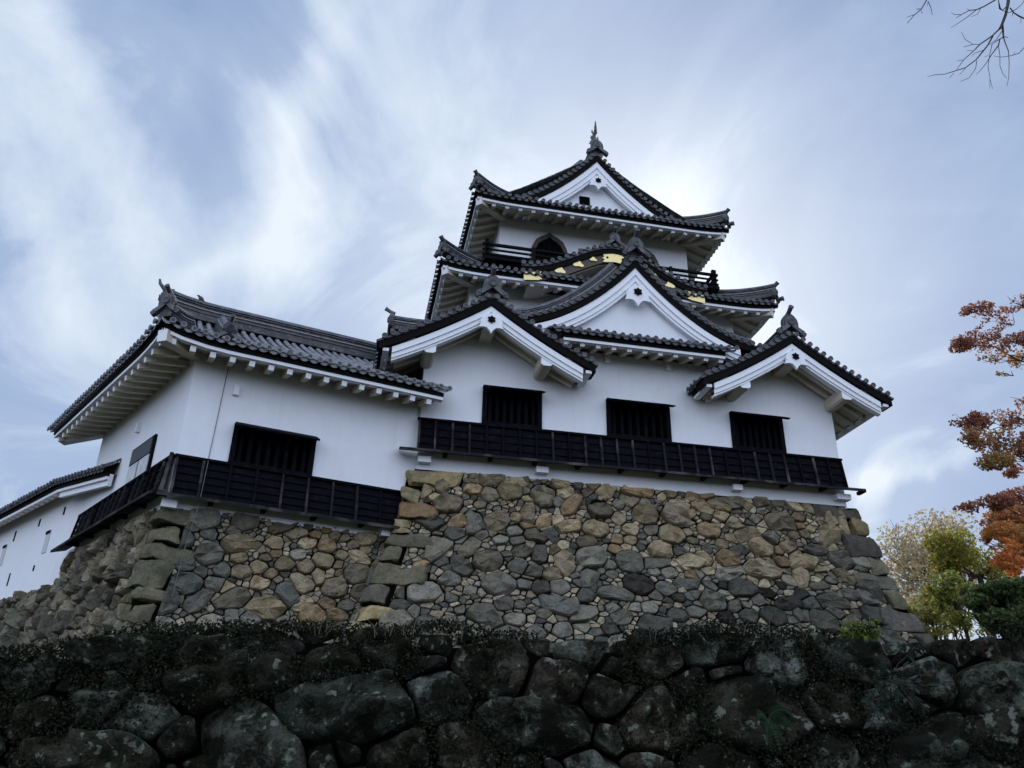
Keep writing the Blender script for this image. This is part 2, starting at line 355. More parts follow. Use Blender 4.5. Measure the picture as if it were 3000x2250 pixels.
def oni(parent, base, face, sc=1.0, knob=True, tilt=0, name='ridge_end_tile'):
    mb = MB(); f = V(face).normalized(); x = V((0, 0, 1)).cross(f).normalized(); z = V((0, 0, 1))
    half = [(.0, .16), (.16, .02), (.30, -.10), (.44, -.20), (.50, -.12), (.43, -.06), (.47, .02), (.36, .08), (.27, .14), (.27, .30), (.24, .42), (.16, .54), (.08, .60)]
    poly = half+[(0, .62)]+[(-a, b) for a, b in reversed(half[1:])]
    poly = [(a*sc, b*sc) for a, b in poly]
    mb.prism(poly, V(base)-f*.07*sc, x, z, f, .14*sc, 0)
    inner = [(a*.72, b*.72+.05*sc) for a, b in poly]
    mb.prism(inner, V(base)+f*.072*sc, x, z, f, .035*sc, 1)
    mb.disc(V(base)+z*.30*sc+f*.107*sc, f, .115*sc, .045*sc, 14, 1)
    for s_ in (-1, 1): mb.disc(V(base)+x*s_*.43*sc-z*.10*sc+f*.07*sc, f, .07*sc, .03*sc, 10, 1)
    if knob:
        a = V(base)+z*.60*sc-f*.12*sc; b = a+f*.34*sc+z*.16*sc
        mb.tube([a, (a+b)/2-z*.02, b], .065*sc, 10, 1, r2=.075*sc); mb.disc(b, (b-a), .085*sc, .04*sc, 12, 1)
    return mb.build(name, [TILE, TUBE], parent)

def pendant(parent, c, sc=1.0):
    """gegyo: white pointed pendant with a dark six-sided boss, facing -Y"""
    mb = MB(); half = [(0, -.36), (.05, -.27), (.12, -.20), (.20, -.19), (.33, -.21), (.27, -.10), (.29, 0), (.20, .14), (.10, .20)]
    poly = half+[(0, .22)]+[(-a, b) for a, b in reversed(half[1:])]
    poly = [(a*sc, b*sc) for a, b in poly]
    mb.prism(poly, c, (1, 0, 0), (0, 0, 1), (0, -1, 0), .08*sc, 0)
    o = mb.build('pendant', TRIM, parent)
    b = MB(); hx = []
    for i in range(12):
        a = math.pi*i/6+math.pi/6; r_ = (.115 if i % 2 == 0 else .078)*sc; hx.append((math.cos(a)*r_, math.sin(a)*r_+.03*sc))
    b.prism(hx, V(c)+V((0, -.081*sc, 0)), (1, 0, 0), (0, 0, 1), (0, -1, 0), .035*sc, 0)
    b.disc(V(c)+V((0, -.116*sc, .03*sc)), (0, -1, 0), .045*sc, .02, 8, 0); b.build('pendant_boss', BLACK, parent)
    return o

def curve_pts(fn, a, b, n, y): return [V((a+(b-a)*i/n, y, fn(a+(b-a)*i/n))) for i in range(n+1)]

def verge(parent, tiles, cx, c, half, Y, bw, boff=.28, bhalf=None, dr=.62, dlen=.98, depth=.45, dh=.30, endoni=True):
    """front edge of a gable: caps row, black board, white stepped bargeboard, descending ridges. c(|dx|)-> deck height"""
    f = lambda x: c(abs(x-cx)); bh = bhalf or half-.3
    # caps along the verge, spaced along the slope
    for s_ in (-1, 1):
        d = .10; 
        while d < half:
            z = c(d); sl_ = (c(d+.02)-c(d-.02))/.04; nx = V((-sl_*s_, 0, 1)).normalized()
            p = V((cx+s_*d, Y-.02, z))+nx*.055
            tiles.sweep([p, p+V((0, depth*.5, .0)), p+V((0, depth, 0))], [(math.cos(a)*.068, math.sin(a)*.068) for a in [2*math.pi*i/8 for i in range(8)]], 1, True)
            tiles.disc(p+V((0, 0, 0)), (0, -1, 0), .076, .03, 12, 1)
            # small pan between caps
            p2 = V((cx+s_*(d+.11), Y-.005, c(d+.11)))-nx*.0
            tiles.box(p2+V((0, depth*.45, 0)), V((.10*s_, 0, .10*(sl_))), V((0, depth*.45, 0)), nx*.028, 0)
            d += SP/math.sqrt(1+sl_*sl_)
    # black board beneath the caps
    b = MB(); pth = curve_pts(f, cx-half, cx+half, 40, Y)
    b.sweep(pth, [(-.34, -.20), (-.02, -.20), (-.02, -.035), (-.34, -.035)], 0, vert=True); b.build('verge_board', BLACK, parent)
    # white bargeboard: outer roll, face, inner step
    g = lambda x: c(abs(x-cx))-boff
    w = MB(); pth = curve_pts(g, cx-bh, cx+bh, 40, Y)
    w.sweep(pth, [(-.30, -bw*.46), (-.05, -bw*.46), (-.05, 0), (-.30, 0)], 0, vert=True)
    w.sweep(pth, [(-.30, -bw*.80), (-.09, -bw*.80), (-.09, -bw*.2), (-.30, -bw*.2)], 0, vert=True)
    w.sweep(pth, [(-.30, -bw), (-.125, -bw), (-.125, -bw*.5), (-.30, -bw*.5)], 0, vert=True)
    w.build('bargeboard', [TRIM, SOFF], parent)
    # soffit behind the bargeboard
    s_ = MB(); pth = curve_pts(lambda x: g(x)-.02, cx-bh, cx+bh, 30, Y)
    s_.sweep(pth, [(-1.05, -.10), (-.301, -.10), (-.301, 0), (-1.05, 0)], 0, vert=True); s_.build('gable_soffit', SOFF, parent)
    # descending ridges
    for s2 in (-1, 1):
        pth = [V((cx+s2*(.25+(half*dlen-.25)*i/16), Y+dr, c(.25+(half*dlen-.25)*i/16)+.03)) for i in range(17)]
        m_ = MB(); ridge(m_, pth, .22, dh); m_.build('descending_ridge', [TILE, TUBE, MORT], parent)
        if endoni: oni(parent, pth[-1]+V((0, 0, .02)), V((s2*1.0, -.25, 0)), .5, knob=False)

XC = 7.58
keep = thing('castle_keep', (XC, 20, 7.05), 'three-storey white castle keep with stacked dark tiled gables on the tall stone base', 'castle')

# ---- walls -------------------------------------------------------
def smallc(d): t = 2.9-d; return 10.10+.47*t+.045*t*t         # deck height of the small gables over |dx|
LX, RX = 3.13, 12.03
def T1top(x):
    z = 11.05
    for c_ in (LX, RX):
        d = abs(x-c_)
        if d < 2.9: z = max(z if c_ != c_ else 0, smallc(d)-.25) if (x < 5.2 or x > 9.96) else z
    return z
w = MB()
def wall_grid(mb, x0, x1, Y, zb, ztop, n):
    xs = [x0+(x1-x0)*i/n for i in range(n+1)]; vs = []
    for x in xs: vs += [(x, Y, zb), (x, Y, ztop(x))]
    mb.add(vs, [(2*i, 2*i+2, 2*i+3, 2*i+1) for i in range(n)], 0, False)
wins = [(3.17, 4.76), (6.67, 8.48), (10.38, 11.95)]
ZB1, ZT1, ZW0, ZW1 = 7.0, 11.1, 8.50, 9.58
edges = [1.50]+[e for q in wins for e in q]+[13.66]
for i in range(len(edges)-1):
    a, b = edges[i], edges[i+1]
    if i % 2 == 0: wall_grid(w, a, b, 20.0, ZB1, T1top, 12)
    else:
        wall_grid(w, a, b, 20.0, ZB1, lambda x: ZW0, 1); wall_grid(w, a, b, 20.0, ZW1, T1top, 8)
        for (p, q) in ((a, a), (b, b)):
            w.add([(p, 20, ZW0), (p, 20.35, ZW0), (p, 20.35, ZW1), (p, 20, ZW1)], [(0, 1, 2, 3)], 0)
        w.add([(a, 20, ZW1), (b, 20, ZW1), (b, 20.35, ZW1), (a, 20.35, ZW1)], [(0, 1, 2, 3)], 0)
        w.add([(a, 20, ZW0), (b, 20, ZW0), (b, 20.35, ZW0), (a, 20.35, ZW0)], [(0, 1, 2, 3)], 0)
for x in (1.50, 13.66): w.add([(x, 20, ZB1), (x, 40, ZB1), (x, 40, 10.8), (x, 20, T1top(x))], [(0, 1, 2, 3)], 0)
w.add([(1.5, 40, ZB1), (13.66, 40, ZB1), (13.66, 40, 10.8), (1.5, 40, 10.8)], [(0, 1, 2, 3)], 0)
# T2 / T3
w1 = w.build('lower_wall', PLAST, keep)
w = MB(); w.aabb((2.99, 22.6, 11.0), (12.17, 38.5, 14.6)); w2 = w.build('middle_wall', PLAST, keep)
w = MB(); w.aabb((4.07, 23.46, 14.5), (11.09, 33.0, 18.15)); w3 = w.build('upper_wall', PLAST, keep)

def window(parent, O, ud, nd, w_, h_, bars=7, shutter=.5, over=0.0, void=True):
    """recessed black window with grille and a propped shutter; O = lower left corner on the wall plane, nd into the wall"""
    O, ud, nd = V(O), V(ud), V(nd); Z = V((0, 0, 1)); t = MB(); fr = .09
    def bx(mb, u0, u1, z0, z1, d0, d1, mi=0):
        c = O+ud*(u0+u1)/2+Z*(z0+z1)/2+nd*(d0+d1)/2; mb.box(c, ud*(u1-u0)/2, nd*(d1-d0)/2, Z*(z1-z0)/2, mi)
    bx(t, -.03, fr, -.02, h_+.02, -.07, .14); bx(t, w_-fr, w_+.03, -.02, h_+.02, -.07, .14)
    bx(t, fr, w_-fr, h_-fr, h_+.02, -.07, .14); bx(t, fr, w_-fr, -.02, fr*.8, -.07, .14)
    f_ = t.build('window_frame', WOOD, parent)
    g = MB()
    for i in range(bars):
        u = fr+(w_-2*fr)*(i+.5)/bars; bx(g, u-.045, u+.045, fr*.8, h_-fr, .03, .12)
    g.build('window_grille', WOOD, parent)
    v_ = MB(); bx(v_, 0, w_, 0, h_, .33, .36); v_.build('window_interior', VOID, parent)
    if shutter:
        s_ = MB(); a = math.radians(27); d = -nd*math.cos(a)-Z*math.sin(a); nn = d.cross(ud).normalized()
        c = O+ud*w_/2+Z*(h_+.03)-nd*.06+d*shutter/2
        s_.box(c, ud*(w_/2+.02), d*shutter/2, nn*.022, 0)
        for u in (.04, .5, .96): s_.box(O+ud*w_*u+Z*(h_+.03)-nd*.06+d*shutter/2-V((0, 0, .035)), ud*.03, d*shutter/2, nn*.015, 0)
        s_.build('window_shutter', WOOD, parent)
        p_ = MB(); a_ = O+ud*w_*.55-nd*.05+Z*(h_*.25); b_ = O+ud*w_*.68+Z*(h_+.0)-nd*.06+d*shutter*.8; p_.tube([a_, b_], .012, 6); p_.build('shutter_prop', WOOD, parent)

for (a, b) in wins: window(keep, (a, 20, ZW0), (1, 0, 0), (0, 1, 0), b-a, ZW1-ZW0, 7, .5)

def plank_band(parent, A, ud, nd, L, ztop, zbot, flare=.13, pitch=.46, rows=4, e0=0, e1=0, name='plank_band'):
    """charred lap boards with battens; A at wall plane; nd into the wall"""
    A, ud, nd = V(A), V(ud), V(nd); Z = V((0, 0, 1)); rnd = random.Random(int(L*100))
    def P(u, z, d): 
        f = (ztop-z)/(ztop-zbot); q = A+ud*u-nd*(.05+flare*f+d); q.z = z; return q
    m_ = MB(); h = (ztop-zbot)/rows; n = max(1, int(round(L/1.7)))
    for r_ in range(rows):
        z1 = ztop-h*r_; z0 = z1-h-.012
        for k in range(n):
            ua, ub = L*k/n+e0*0, L*(k+1)/n; j = rnd.uniform(-.004, .004)
            f0, f1 = (ztop-z1)/(ztop-zbot), (ztop-z0)/(ztop-zbot)
            vs = [P(ua, z1, -.02+j), P(ub, z1, -.02+j), P(ub, z0, .018+j), P(ua, z0, .018+j), P(ub, z0, -.03), P(ua, z0, -.03)]
            m_.add(vs, [(0, 3, 2, 1), (3, 5, 4, 2)], 0, False)
    b = m_; k = int(round(L/pitch))
    for i in range(k+1):
        u = min(max(L*i/k, .03), L-.03); a_, b_ = P(u, ztop-.02, .03), P(u, zbot, .045); dd = b_-a_
        b.box((a_+b_)/2, ud*rnd.uniform(.024, .032), dd/2, -nd*.03, 1 if rnd.random() < .6 else 0)
    o = m_.build(name, [WOOD, BATT], parent)
    c = MB(); c.box(A+ud*L/2-nd*.06+Z*(ztop+.02-A.z), ud*(L/2+.03), nd*.05, Z*.03, 0)
    c.build('band_cap', WOOD, o)
    # drip board under the band, in lapped lengths, with dark brackets
    d = MB(); seg = 1.18; k = max(1, int(round((L+e0+e1)/seg))); T_ = L+e0+e1
    for i in range(k):
        ua, ub = -e0+T_*i/k, -e0+T_*(i+1)/k
        c0 = A+ud*(ua+ub)/2-nd*(.05+flare+.13); c0.z = zbot-.035+rnd.uniform(-.006, .006)
        d.box(c0, ud*(ub-ua)/2+Z*rnd.uniform(-.008, .008), nd*.19+Z*.06, Z*.034, 1)  # pale tone paints in the light reflected off the drip board
        c1 = A+ud*ub-nd*(.05+flare+.10); c1.z = zbot-.085; d.box(c1, ud*.05, nd*.16, Z*.045, 0)
    d.build('drip_board', [BLACK, BATT], o)
    return o
plank_band(keep, (1.46, 20, 0), (1, 0, 0), (0, 1, 0), 12.2, 8.42, 7.52, .12, .455, 4, .45, .35)
wl = MB()
for i, (a, b) in enumerate([(1.51, 1.84), (4.61, 4.94), (10.15, 10.42), (13.27, 13.68)]): pass
for (a, b) in [(1.51, 1.84), (4.61, 4.94), (10.15, 10.42), (13.27, 13.70)]:
    q = MB(); q.aabb((a, 19.78, 7.20), (b, 20.0, 7.36)); q.build('beam_end', TRIM, keep)
for x in (6.71, 8.56): 
    q = MB(); q.aabb((x-.07, 19.90, 10.72), (x+.07, 20.0, 10.95)); q.build('wall_bracket', TRIM, keep)

# ---- lower roof: centre eave ---------------------------------------------
HR1 = lambda t: 11.13+.5*t
m_ = MB(); slope(m_, (4.9, 19.02, 0), (1, 0, 0), (0, 1, 0), 0, 5.36, lambda u: .95, HR1, seed=1)
lower = m_.build('lower_roof', [TILE, TUBE, MORT], keep)
eave(lower, (4.9, 19.02, 0), (1, 0, 0), (0, 1, 0), .3, 5.06, 11.13, .98, 11.12, roff=.1, drop=.36)
# small side gables
def small_gable(cx, out):
    m_ = MB(); H = lambda t: smallc(2.9-t)
    slope(m_, (cx+out*2.9, 19.35, 0), (0, 1, 0), (-out, 0, 0), 0, 20.6, lambda u: 2.88, H, seed=3)
    slope(m_, (cx-out*2.9, 19.35, 0), (0, 1, 0), (out, 0, 0), 0, 1.44, lambda u: 2.88, H, seed=4)
    g = m_  # the verge tiles go into the same roof mesh
    ro = bpy.data.objects.new('gable_roof', None)
    holder = MB()
    o_parts = []
    # build first so that children can hang on it
    def fin():
        return m_.build('gable_roof', [TILE, TUBE, MORT], keep)
    class D: pass
    for s_ in (-1, 1):
        d = .10
        while d < 2.9:
            z = smallc(d); sl_ = (smallc(d+.02)-smallc(d-.02))/.04; nx = V((-sl_*s_, 0, 1)).normalized()
            p = V((cx+s_*d, 18.88, z))+nx*.055
            m_.sweep([p, p+V((0, .25, 0)), p+V((0, .5, 0))], [(math.cos(a)*.068, math.sin(a)*.068) for a in [2*math.pi*i/8 for i in range(8)]], 1, True)
            m_.disc(p, (0, -1, 0), .076, .03, 12, 1)
            p2 = V((cx+s_*(d+.11), 18.9, smallc(d+.11)))
            m_.box(p2+V((0, .25, 0)), V((.10*s_, 0, .10*sl_)), V((0, .25, 0)), nx*.028, 0)
            d += SP/math.sqrt(1+sl_*sl_)
    o = fin()
    b = MB(); f = lambda x: smallc(abs(x-cx)); pth = curve_pts(f, cx-2.9, cx+2.9, 40, 18.9)
    b.sweep(pth, [(-.5, -.22), (-.02, -.22), (-.02, -.035), (-.5, -.035)], 0, vert=True); b.build('verge_board', BLACK, o)
    g = lambda x: smallc(abs(x-cx))-.30; w = MB(); bw = .33; pth = curve_pts(g, cx-2.56, cx+2.56, 40, 18.92)
    w.sweep(pth, [(-.30, -bw*.46), (-.05, -bw*.46), (-.05, 0), (-.30, 0)], 0, vert=True)
    w.sweep(pth, [(-.30, -bw*.82), (-.09, -bw*.82), (-.09, -bw*.2), (-.30, -bw*.2)], 0, vert=True)
    w.sweep(pth, [(-.30, -bw), (-.125, -bw), (-.125, -bw*.5), (-.30, -bw*.5)], 0, vert=True)
    w.build('bargeboard', [TRIM], o)
    s_ = MB(); pth = curve_pts(lambda x: g(x)-.02, cx-2.5, cx+2.5, 30, 18.92)
    s_.sweep(pth, [(-1.09, -.08), (-.301, -.08), (-.301, 0), (-1.09, 0)], 0, vert=True)
    s_.build('gable_soffit', SOFF, o)
    # ribs under the overhang, running with the slope
    for yy in (19.45, 19.8):
        r_ = MB(); pth = curve_pts(lambda x: g(x)-.11, cx-2.45, cx+2.45, 30, yy)
        r_.sweep(pth, [(-.07, -.13), (.07, -.13), (.07, 0), (-.07, 0)], 0, vert=True); r_.build('soffit_rib', SOFF, o)
    # purlin ends
    for dx, hw, hh in ((-1.58, .16, .17), (0, .17, .24), (1.58, .16, .17)):
        z = smallc(abs(dx))-.30-bw-.03; q = MB(); c = [(-hw, -hh), (hw, -hh), (hw, hh*.4), (hw*.6, hh), (-hw*.6, hh), (-hw, hh*.4)]
        if abs(dx) > 1: c = [(-hw, -hh*.7), (-hw*.6, -hh), (hw*.6, -hh), (hw, -hh*.7), (hw, hh), (-hw, hh)]
        q.prism(c, (cx+dx, 19.06 if dx else 19.2, z), (1, 0, 0), (0, 0, 1), (0, 1, 0), .96 if dx else .8, 0)
        ob = q.build('purlin', [SOFF, TRIM], o)
        for p_ in ob.data.polygons:
            if p_.normal.y < -.8 or p_.normal.y > .99: p_.material_index = 1
    pendant(o, V((cx, 18.97, smallc(0)-.30-bw-.17)), 1.05)
    m2 = MB(); ridge(m2, [V((cx, 19.0, smallc(0)+.02)), V((cx, 20.5, smallc(0)+.02)), V((cx, 22.8, smallc(0)+.02))], .26, .40)
    m2.build('ridge', [TILE, TUBE, MORT], o)
    oni(o, V((cx, 18.95, smallc(0)+.10)), (0, -1, 0), .92)
    # side eave underside
    eave(o, (cx+out*2.9, 18.95, 0), (0, 1, 0), (-out, 0, 0), 0.02, 20.8, 10.10, 1.27, 10.55, rsp=.5, roff=.5, drop=.34)
    eave(o, (cx-out*2.9, 18.95, 0), (0, 1, 0), (out, 0, 0), 0.02, .9, 10.10, 1.0, 10.40, raft=False)
    return o
small_gable(LX, -1); small_gable(RX, 1)

# small dormer on the left flank, only its ridge end shows
m_ = MB(); slope(m_, (.62, 20.4, 0), (1, 0, 0), (0, 1, 0), 0, 2.6, lambda u: 1.75, lambda t: 10.95+.72*t, seed=9)
slope(m_, (3.2, 23.9, 0), (-1, 0, 0), (0, -1, 0), 0, 2.6, lambda u: 1.75, lambda t: 10.95+.72*t, seed=10)
dm = m_.build('flank_gable', [TILE, TUBE, MORT], keep)
m2 = MB(); ridge(m2, [V((.60, 22.15, 12.24)), V((1.0, 22.15, 12.22)), V((3.2, 22.15, 12.2))], .26, .42); m2.build('ridge', [TILE, TUBE, MORT], dm)
oni(dm, V((.56, 22.15, 12.3)), (-1, 0, 0), .8)
q = MB(); q.sweep([V((.66, 20.4+.35*i, 10.83+.72*.35*i)) for i in range(6)], [(-.05, -.3), (.06, -.3), (.06, 0), (-.05, 0)], 0); q.build('bargeboard', TRIM, dm)

# ---- big gable -------------------------------------------------------------
def bigc(d): return 14.22-1.24*d+.148*d*d if d < 3.9 else 14.22-1.24*3.9+.148*3.9**2+.0*(d-3.9)
m_ = MB()
Hb = lambda t: bigc(3.85-t)
slope(m_, (XC-3.85, 20.05, 0), (0, 1, 0), (1, 0, 0), 0, 2.7, lambda u: 3.84, Hb, seed=5, caps=False)
slope(m_, (XC+3.85, 20.05, 0), (0, 1, 0), (-1, 0, 0), 0, 2.7, lambda u: 3.84, Hb, seed=6, caps=False)
class _P: pass
def gable_mesh_verge(m_, cx, c, half, Y, depth):
    for s_ in (-1, 1):
        d = .10
        while d < half:
            z = c(d); sl_ = (c(d+.02)-c(d-.02))/.04; nx = V((-sl_*s_, 0, 1)).normalized()
            p = V((cx+s_*d, Y-.02, z))+nx*.055
            m_.sweep([p, p+V((0, depth*.5, 0)), p+V((0, depth, 0))], [(math.cos(a)*.068, math.sin(a)*.068) for a in [2*math.pi*i/8 for i in range(8)]], 1, True)
            m_.disc(p, (0, -1, 0), .076, .03, 12, 1)
            p2 = V((cx+s_*(d+.11), Y, c(d+.11))); m_.box(p2+V((0, depth*.45, 0)), V((.10*s_, 0, .10*sl_)), V((0, depth*.45, 0)), nx*.028, 0)
            d += SP/math.sqrt(1+sl_*sl_)
gable_mesh_verge(m_, XC, bigc, 3.85, 19.58, .5)
big = m_.build('front_gable_roof', [TILE, TUBE, MORT], keep)
dummy = MB()
verge(big, dummy, XC, bigc, 3.85, 19.58, .40, boff=.26, bhalf=3.15, dr=.55, dlen=.97, dh=.50, endoni=False)
# triangular white wall of the gable
q = MB(); n = 30; vs = []
for i in range(n+1):
    x = -3.3+6.6*i/n; vs += [(XC+x, 19.86, 11.2), (XC+x, 19.86, bigc(abs(x))-.35)]
q.add(vs, [(2*i, 2*i+2, 2*i+3, 2*i+1) for i in range(n)], 0); q.build('gable_wall', PLAST, big)
pendant(big, V((XC, 19.62, 12.95)), 1.22)
m2 = MB(); ridge(m2, [V((XC, 19.6, bigc(0)+.0)), V((XC, 21, bigc(0))), V((XC, 22.7, bigc(0)))], .28, .44); m2.build('ridge', [TILE, TUBE, MORT], big)
oni(big, V((XC, 19.50, bigc(0)+.14)), (0, -1, 0), .90)

# ---- middle roof --------------------------------------------------------------
def skirt(name, x0, x1, y0, y1, z0, T, a, b, liftH, over, wallz, seed, depth_side, sideT=None, front_t=None, kx=None):
    H = lambda t: z0+a*t+b*t*t; L = x1-x0
    lf = lambda L_: (lambda u: liftH*(max(0, 1-u/1.5)**2+max(0, 1-(L_-u)/1.5)**2))
    ls = lambda u: liftH*max(0, 1-u/1.5)**2
    m_ = MB(); sT = sideT or T
    ft = front_t or (lambda u: min(u, L-u, T))
    slope(m_, (x0, y0, 0), (1, 0, 0), (0, 1, 0), 0, L, ft, H, lf(L), seed=seed)
    st = lambda u: (min(u, T) if sideT is None else (u if u < T-.02 else sT))
    slope(m_, (x0, y0, 0), (0, 1, 0), (1, 0, 0), 0, depth_side, st, H, ls, seed=seed+1)
    slope(m_, (x1, y0, 0), (0, 1, 0), (-1, 0, 0), 0, depth_side, st, H, ls, seed=seed+2)
    o = m_.build(name, [TILE, TUBE, MORT], keep)
    eave(o, (x0, y0, 0), (1, 0, 0), (0, 1, 0), 0, L, z0, over, wallz, lf(L), 1, 1, drop=.36)
    eave(o, (x0, y0, 0), (0, 1, 0), (1, 0, 0), 0, depth_side, z0, over*.93, wallz, ls, 1, 0, drop=.36)
    eave(o, (x1, y0, 0), (0, 1, 0), (-1, 0, 0), 0, depth_side, z0, over*.93, wallz, ls, 1, 0, drop=.36)
    for s_, x in ((1, x0), (-1, x1)):
        # hip rafter with a pale rounded end
        q = MB(); a_ = V((x+s_*.16, y0+.16, z0-.34+liftH)); b_ = V((x+s_*over, y0+over, wallz-.12))
        q.beam(a_, b_, .24, .26, 0); ob = q.build('hip_rafter', [SOFF, TRIM], o)
        for p_ in ob.data.polygons:
            if p_.normal.dot((b_-a_).normalized()) < -.9 or p_.normal.dot((b_-a_).normalized()) > .99: p_.material_index = 1
        # hip ridge, sweeping up at its tip
        tt = T if sideT is None else 1.55
        pts = []
        for i in range(13):
            t = .05+(tt-.05)*i/12; pts.append(V((x+s_*t, y0+t, H(t)+.06-(.12 if sideT else 0)*t/1.55+liftH*max(0, 1-t/1.4)+.22*max(0, 1-t/1.3)**2)))
        m2 = MB(); ridge(m2, pts, .24, .44); q = m2
        oni(o, pts[0]+V((0, 0, -.04)), V((-s_, -1, 0)), .62, knob=False)
        p0 = pts[0]+V((0, 0, .38)); dd = V((-s_, -1, 0)).normalized()
        q.tube([p0+V((s_*.2, .2, -.05)), p0+V((0, 0, .0)), p0+dd*.12+V((0, 0, .09))], .08, 8, 1, r2=.07); q.disc(p0+dd*.12+V((0, 0, .09)), dd+V((0, 0, .8)), .078, .03, 10, 1)
        p1 = V((x-s_*.0, y0-.0, z0+.1+liftH)); q.tube([p1, p1+dd*.16+V((0, 0, .02))], .075, 8, 1); q.disc(p1+dd*.16, dd, .085, .03, 10, 1)
        q.build('hip_ridge', [TILE, TUBE, MORT], o)
    return o, H
mid, H2 = skirt('middle_roof', 1.87, 13.29, 21.40, 0, 14.42, 2.15, .5, .01, .13, 1.20, 14.62, 20, 15.0)
# undulating gable
def karaz(d): 
    d = min(abs(d), 3.08); return 14.70+1.14*(math.cos(math.pi*(d/3.08)**.92)+1)/2
m_ = MB(); k = 26; us = [XC-3.08+6.16*i/k for i in range(k+1)]
for u in us:
    for j in range(7):
        ta, tb = 21.34+.3*j, 21.34+.3*(j+1)+.02; vs = []
        for y, r_ in ((ta, .078), (tb, .066)):
            for q in range(7):
                an = math.pi*q/6; vs.append((u+math.cos(an)*r_, y, karaz(u-XC)+.06*(y-21.34)+.03+math.sin(an)*r_))
        m_.add(vs, [(q, q+1, q+8, q+7) for q in range(6)], 1, True)
    m_.disc((u, 21.33, karaz(u-XC)+.045), (0, -1, 0), .076, .03, 12, 1)
n = 60; vs = []
for i in range(n+1):
    x = XC-3.14+6.28*i/n; vs += [(x, 21.35, karaz(x-XC)-.07), (x, 21.35, karaz(x-XC)+.02), (x, 23.4, karaz(x-XC)+.14)]
m_.add(vs, [(3*i+q, 3*i+3+q, 3*i+4+q, 3*i+1+q) for i in range(n) for q in (0, 1)], 0, True)
kara = m_.build('curved_gable_roof', [TILE, TUBE, MORT], keep)
fk = lambda x: karaz(x-XC)
b = MB(); b.sweep(curve_pts(fk, XC-3.14, XC+3.14, 60, 21.38), [(-.5, -.24), (-.0, -.24), (-.0, -.05), (-.5, -.05)], 0); b.build('verge_board', BLACK, kara)
b = MB(); b.sweep(curve_pts(fk, XC-3.02, XC+3.02, 60, 21.44), [(-.12, -.53), (-.0, -.53), (-.0, -.245), (-.12, -.245)], 0); b.build('lacquered_bargeboard', DARKW, kara)
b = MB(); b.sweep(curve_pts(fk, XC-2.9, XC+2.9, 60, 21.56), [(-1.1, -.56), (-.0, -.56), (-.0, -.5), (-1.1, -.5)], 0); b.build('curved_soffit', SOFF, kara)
b = MB(); vs = []
for i in range(41):
    x = -2.6+5.2*i/40; vs += [(XC+x, 22.3, 14.3), (XC+x, 22.3, karaz(x)-.45)]
b.add(vs, [(2*i, 2*i+2, 2*i+3, 2*i+1) for i in range(40)], 0); b.build('curved_gable_wall', DARKW, kara)
def gold_plate(x0, x1, flip):
    q = MB(); L = abs(x1-x0); s_ = 1 if x1 > x0 else -1
    pol = [(0, -.17), (L*.78, -.17), (L, -.15), (L*.84, -.05), (L*1.04, 0), (L*.84, .05), (L, .15), (L*.78, .17), (0, .17)]
    pts = [(s_*a, b_) for a, b_ in pol]; 
    sh = lambda a: karaz(x0+a-XC)-.39
    vs = [(x0+a, 21.42, sh(a)+b_) for a, b_ in pts]+[(x0+a, 21.40, sh(a)+b_) for a, b_ in pts]; n = len(pts)
    q.add(vs, [tuple(range(n)), tuple(range(2*n-1, n-1, -1))]+[(i, (i+1) % n, (i+1) % n+n, i+n) for i in range(n)], 0)
    q.disc((x0+s_*L*.62, 21.398, sh(s_*L*.62)), (0, -1, 0), .04, .012, 8, 1, rim=False)
    q.build('gold_fitting', [GOLD, BLACK], kara)
gold_plate(XC-3.05, XC-2.45, 0); gold_plate(XC+3.05, XC+2.45, 0); gold_plate(XC-.0, XC-.42, 0); gold_plate(XC+.002, XC+.42, 0)
for d in (-1.86, -1.25, -.74, 1.86, 1.25, .74):
    q = MB(); pol = []
    for i in range(24):
        a = 2*math.pi*i/24; r_ = .17+.075*math.cos(3*(a-math.pi/2)+math.pi) if True else 0; r_ = .13+.10*abs(math.cos(1.5*(a+math.pi/6)))**2; pol.append((math.cos(a)*r_*(.86 if abs(d) > 1 else .6), math.sin(a)*r_*(.62 if abs(d) > 1 else .4)))
    q.prism(pol, (XC+d, 21.425, karaz(d)-.37), (1, 0, 0), (0, 0, 1), (0, -1, 0), .025, 0); q.build('gold_fitting', GOLD, kara)
oni(kara, V((XC, 21.36, karaz(0)+.12)), (0, -1, 0), .72)
m2 = MB(); ridge(m2, [V((XC, 21.4, karaz(0)+.02)), V((XC, 22.4, karaz(0)+.02)), V((XC, 23.4, karaz(0)+.02))], .26, .3); m2.build('ridge', [TILE, TUBE, MORT], kara)

# railing of the top storey
RY = 22.45
rail = MB()
for (a, b) in [((3.45, RY), (11.6, RY)), ((3.5, RY), (3.5, 33.5)), ((11.55, RY), (11.55, 33.5))]:
    ext = .12
    for z, hw in ((16.05, .045), (15.85, .03), (15.66, .035)):
        A, B = V((*a, z)), V((*b, z)); d = (B-A).normalized(); rail.beam(A-d*ext, B+d*ext, hw*2, hw*1.8)
    L = (V((*b, 0))-V((*a, 0))).length; k = max(2, int(L/1.6))
    for i in range(k+1):
        p = V((*a, 0)).lerp(V((*b, 0)), i/k); rail.box((p.x, p.y, 15.82), (.05, 0, 0), (0, .05, 0), (0, 0, .32 if 0 < i < k else .42))
rail.build('railing', BLACK, keep)
q = MB(); q.aabb((3.4, 22.35, 15.42), (11.7, 23.46, 15.54)); q.build('veranda_floor', WOOD, keep)

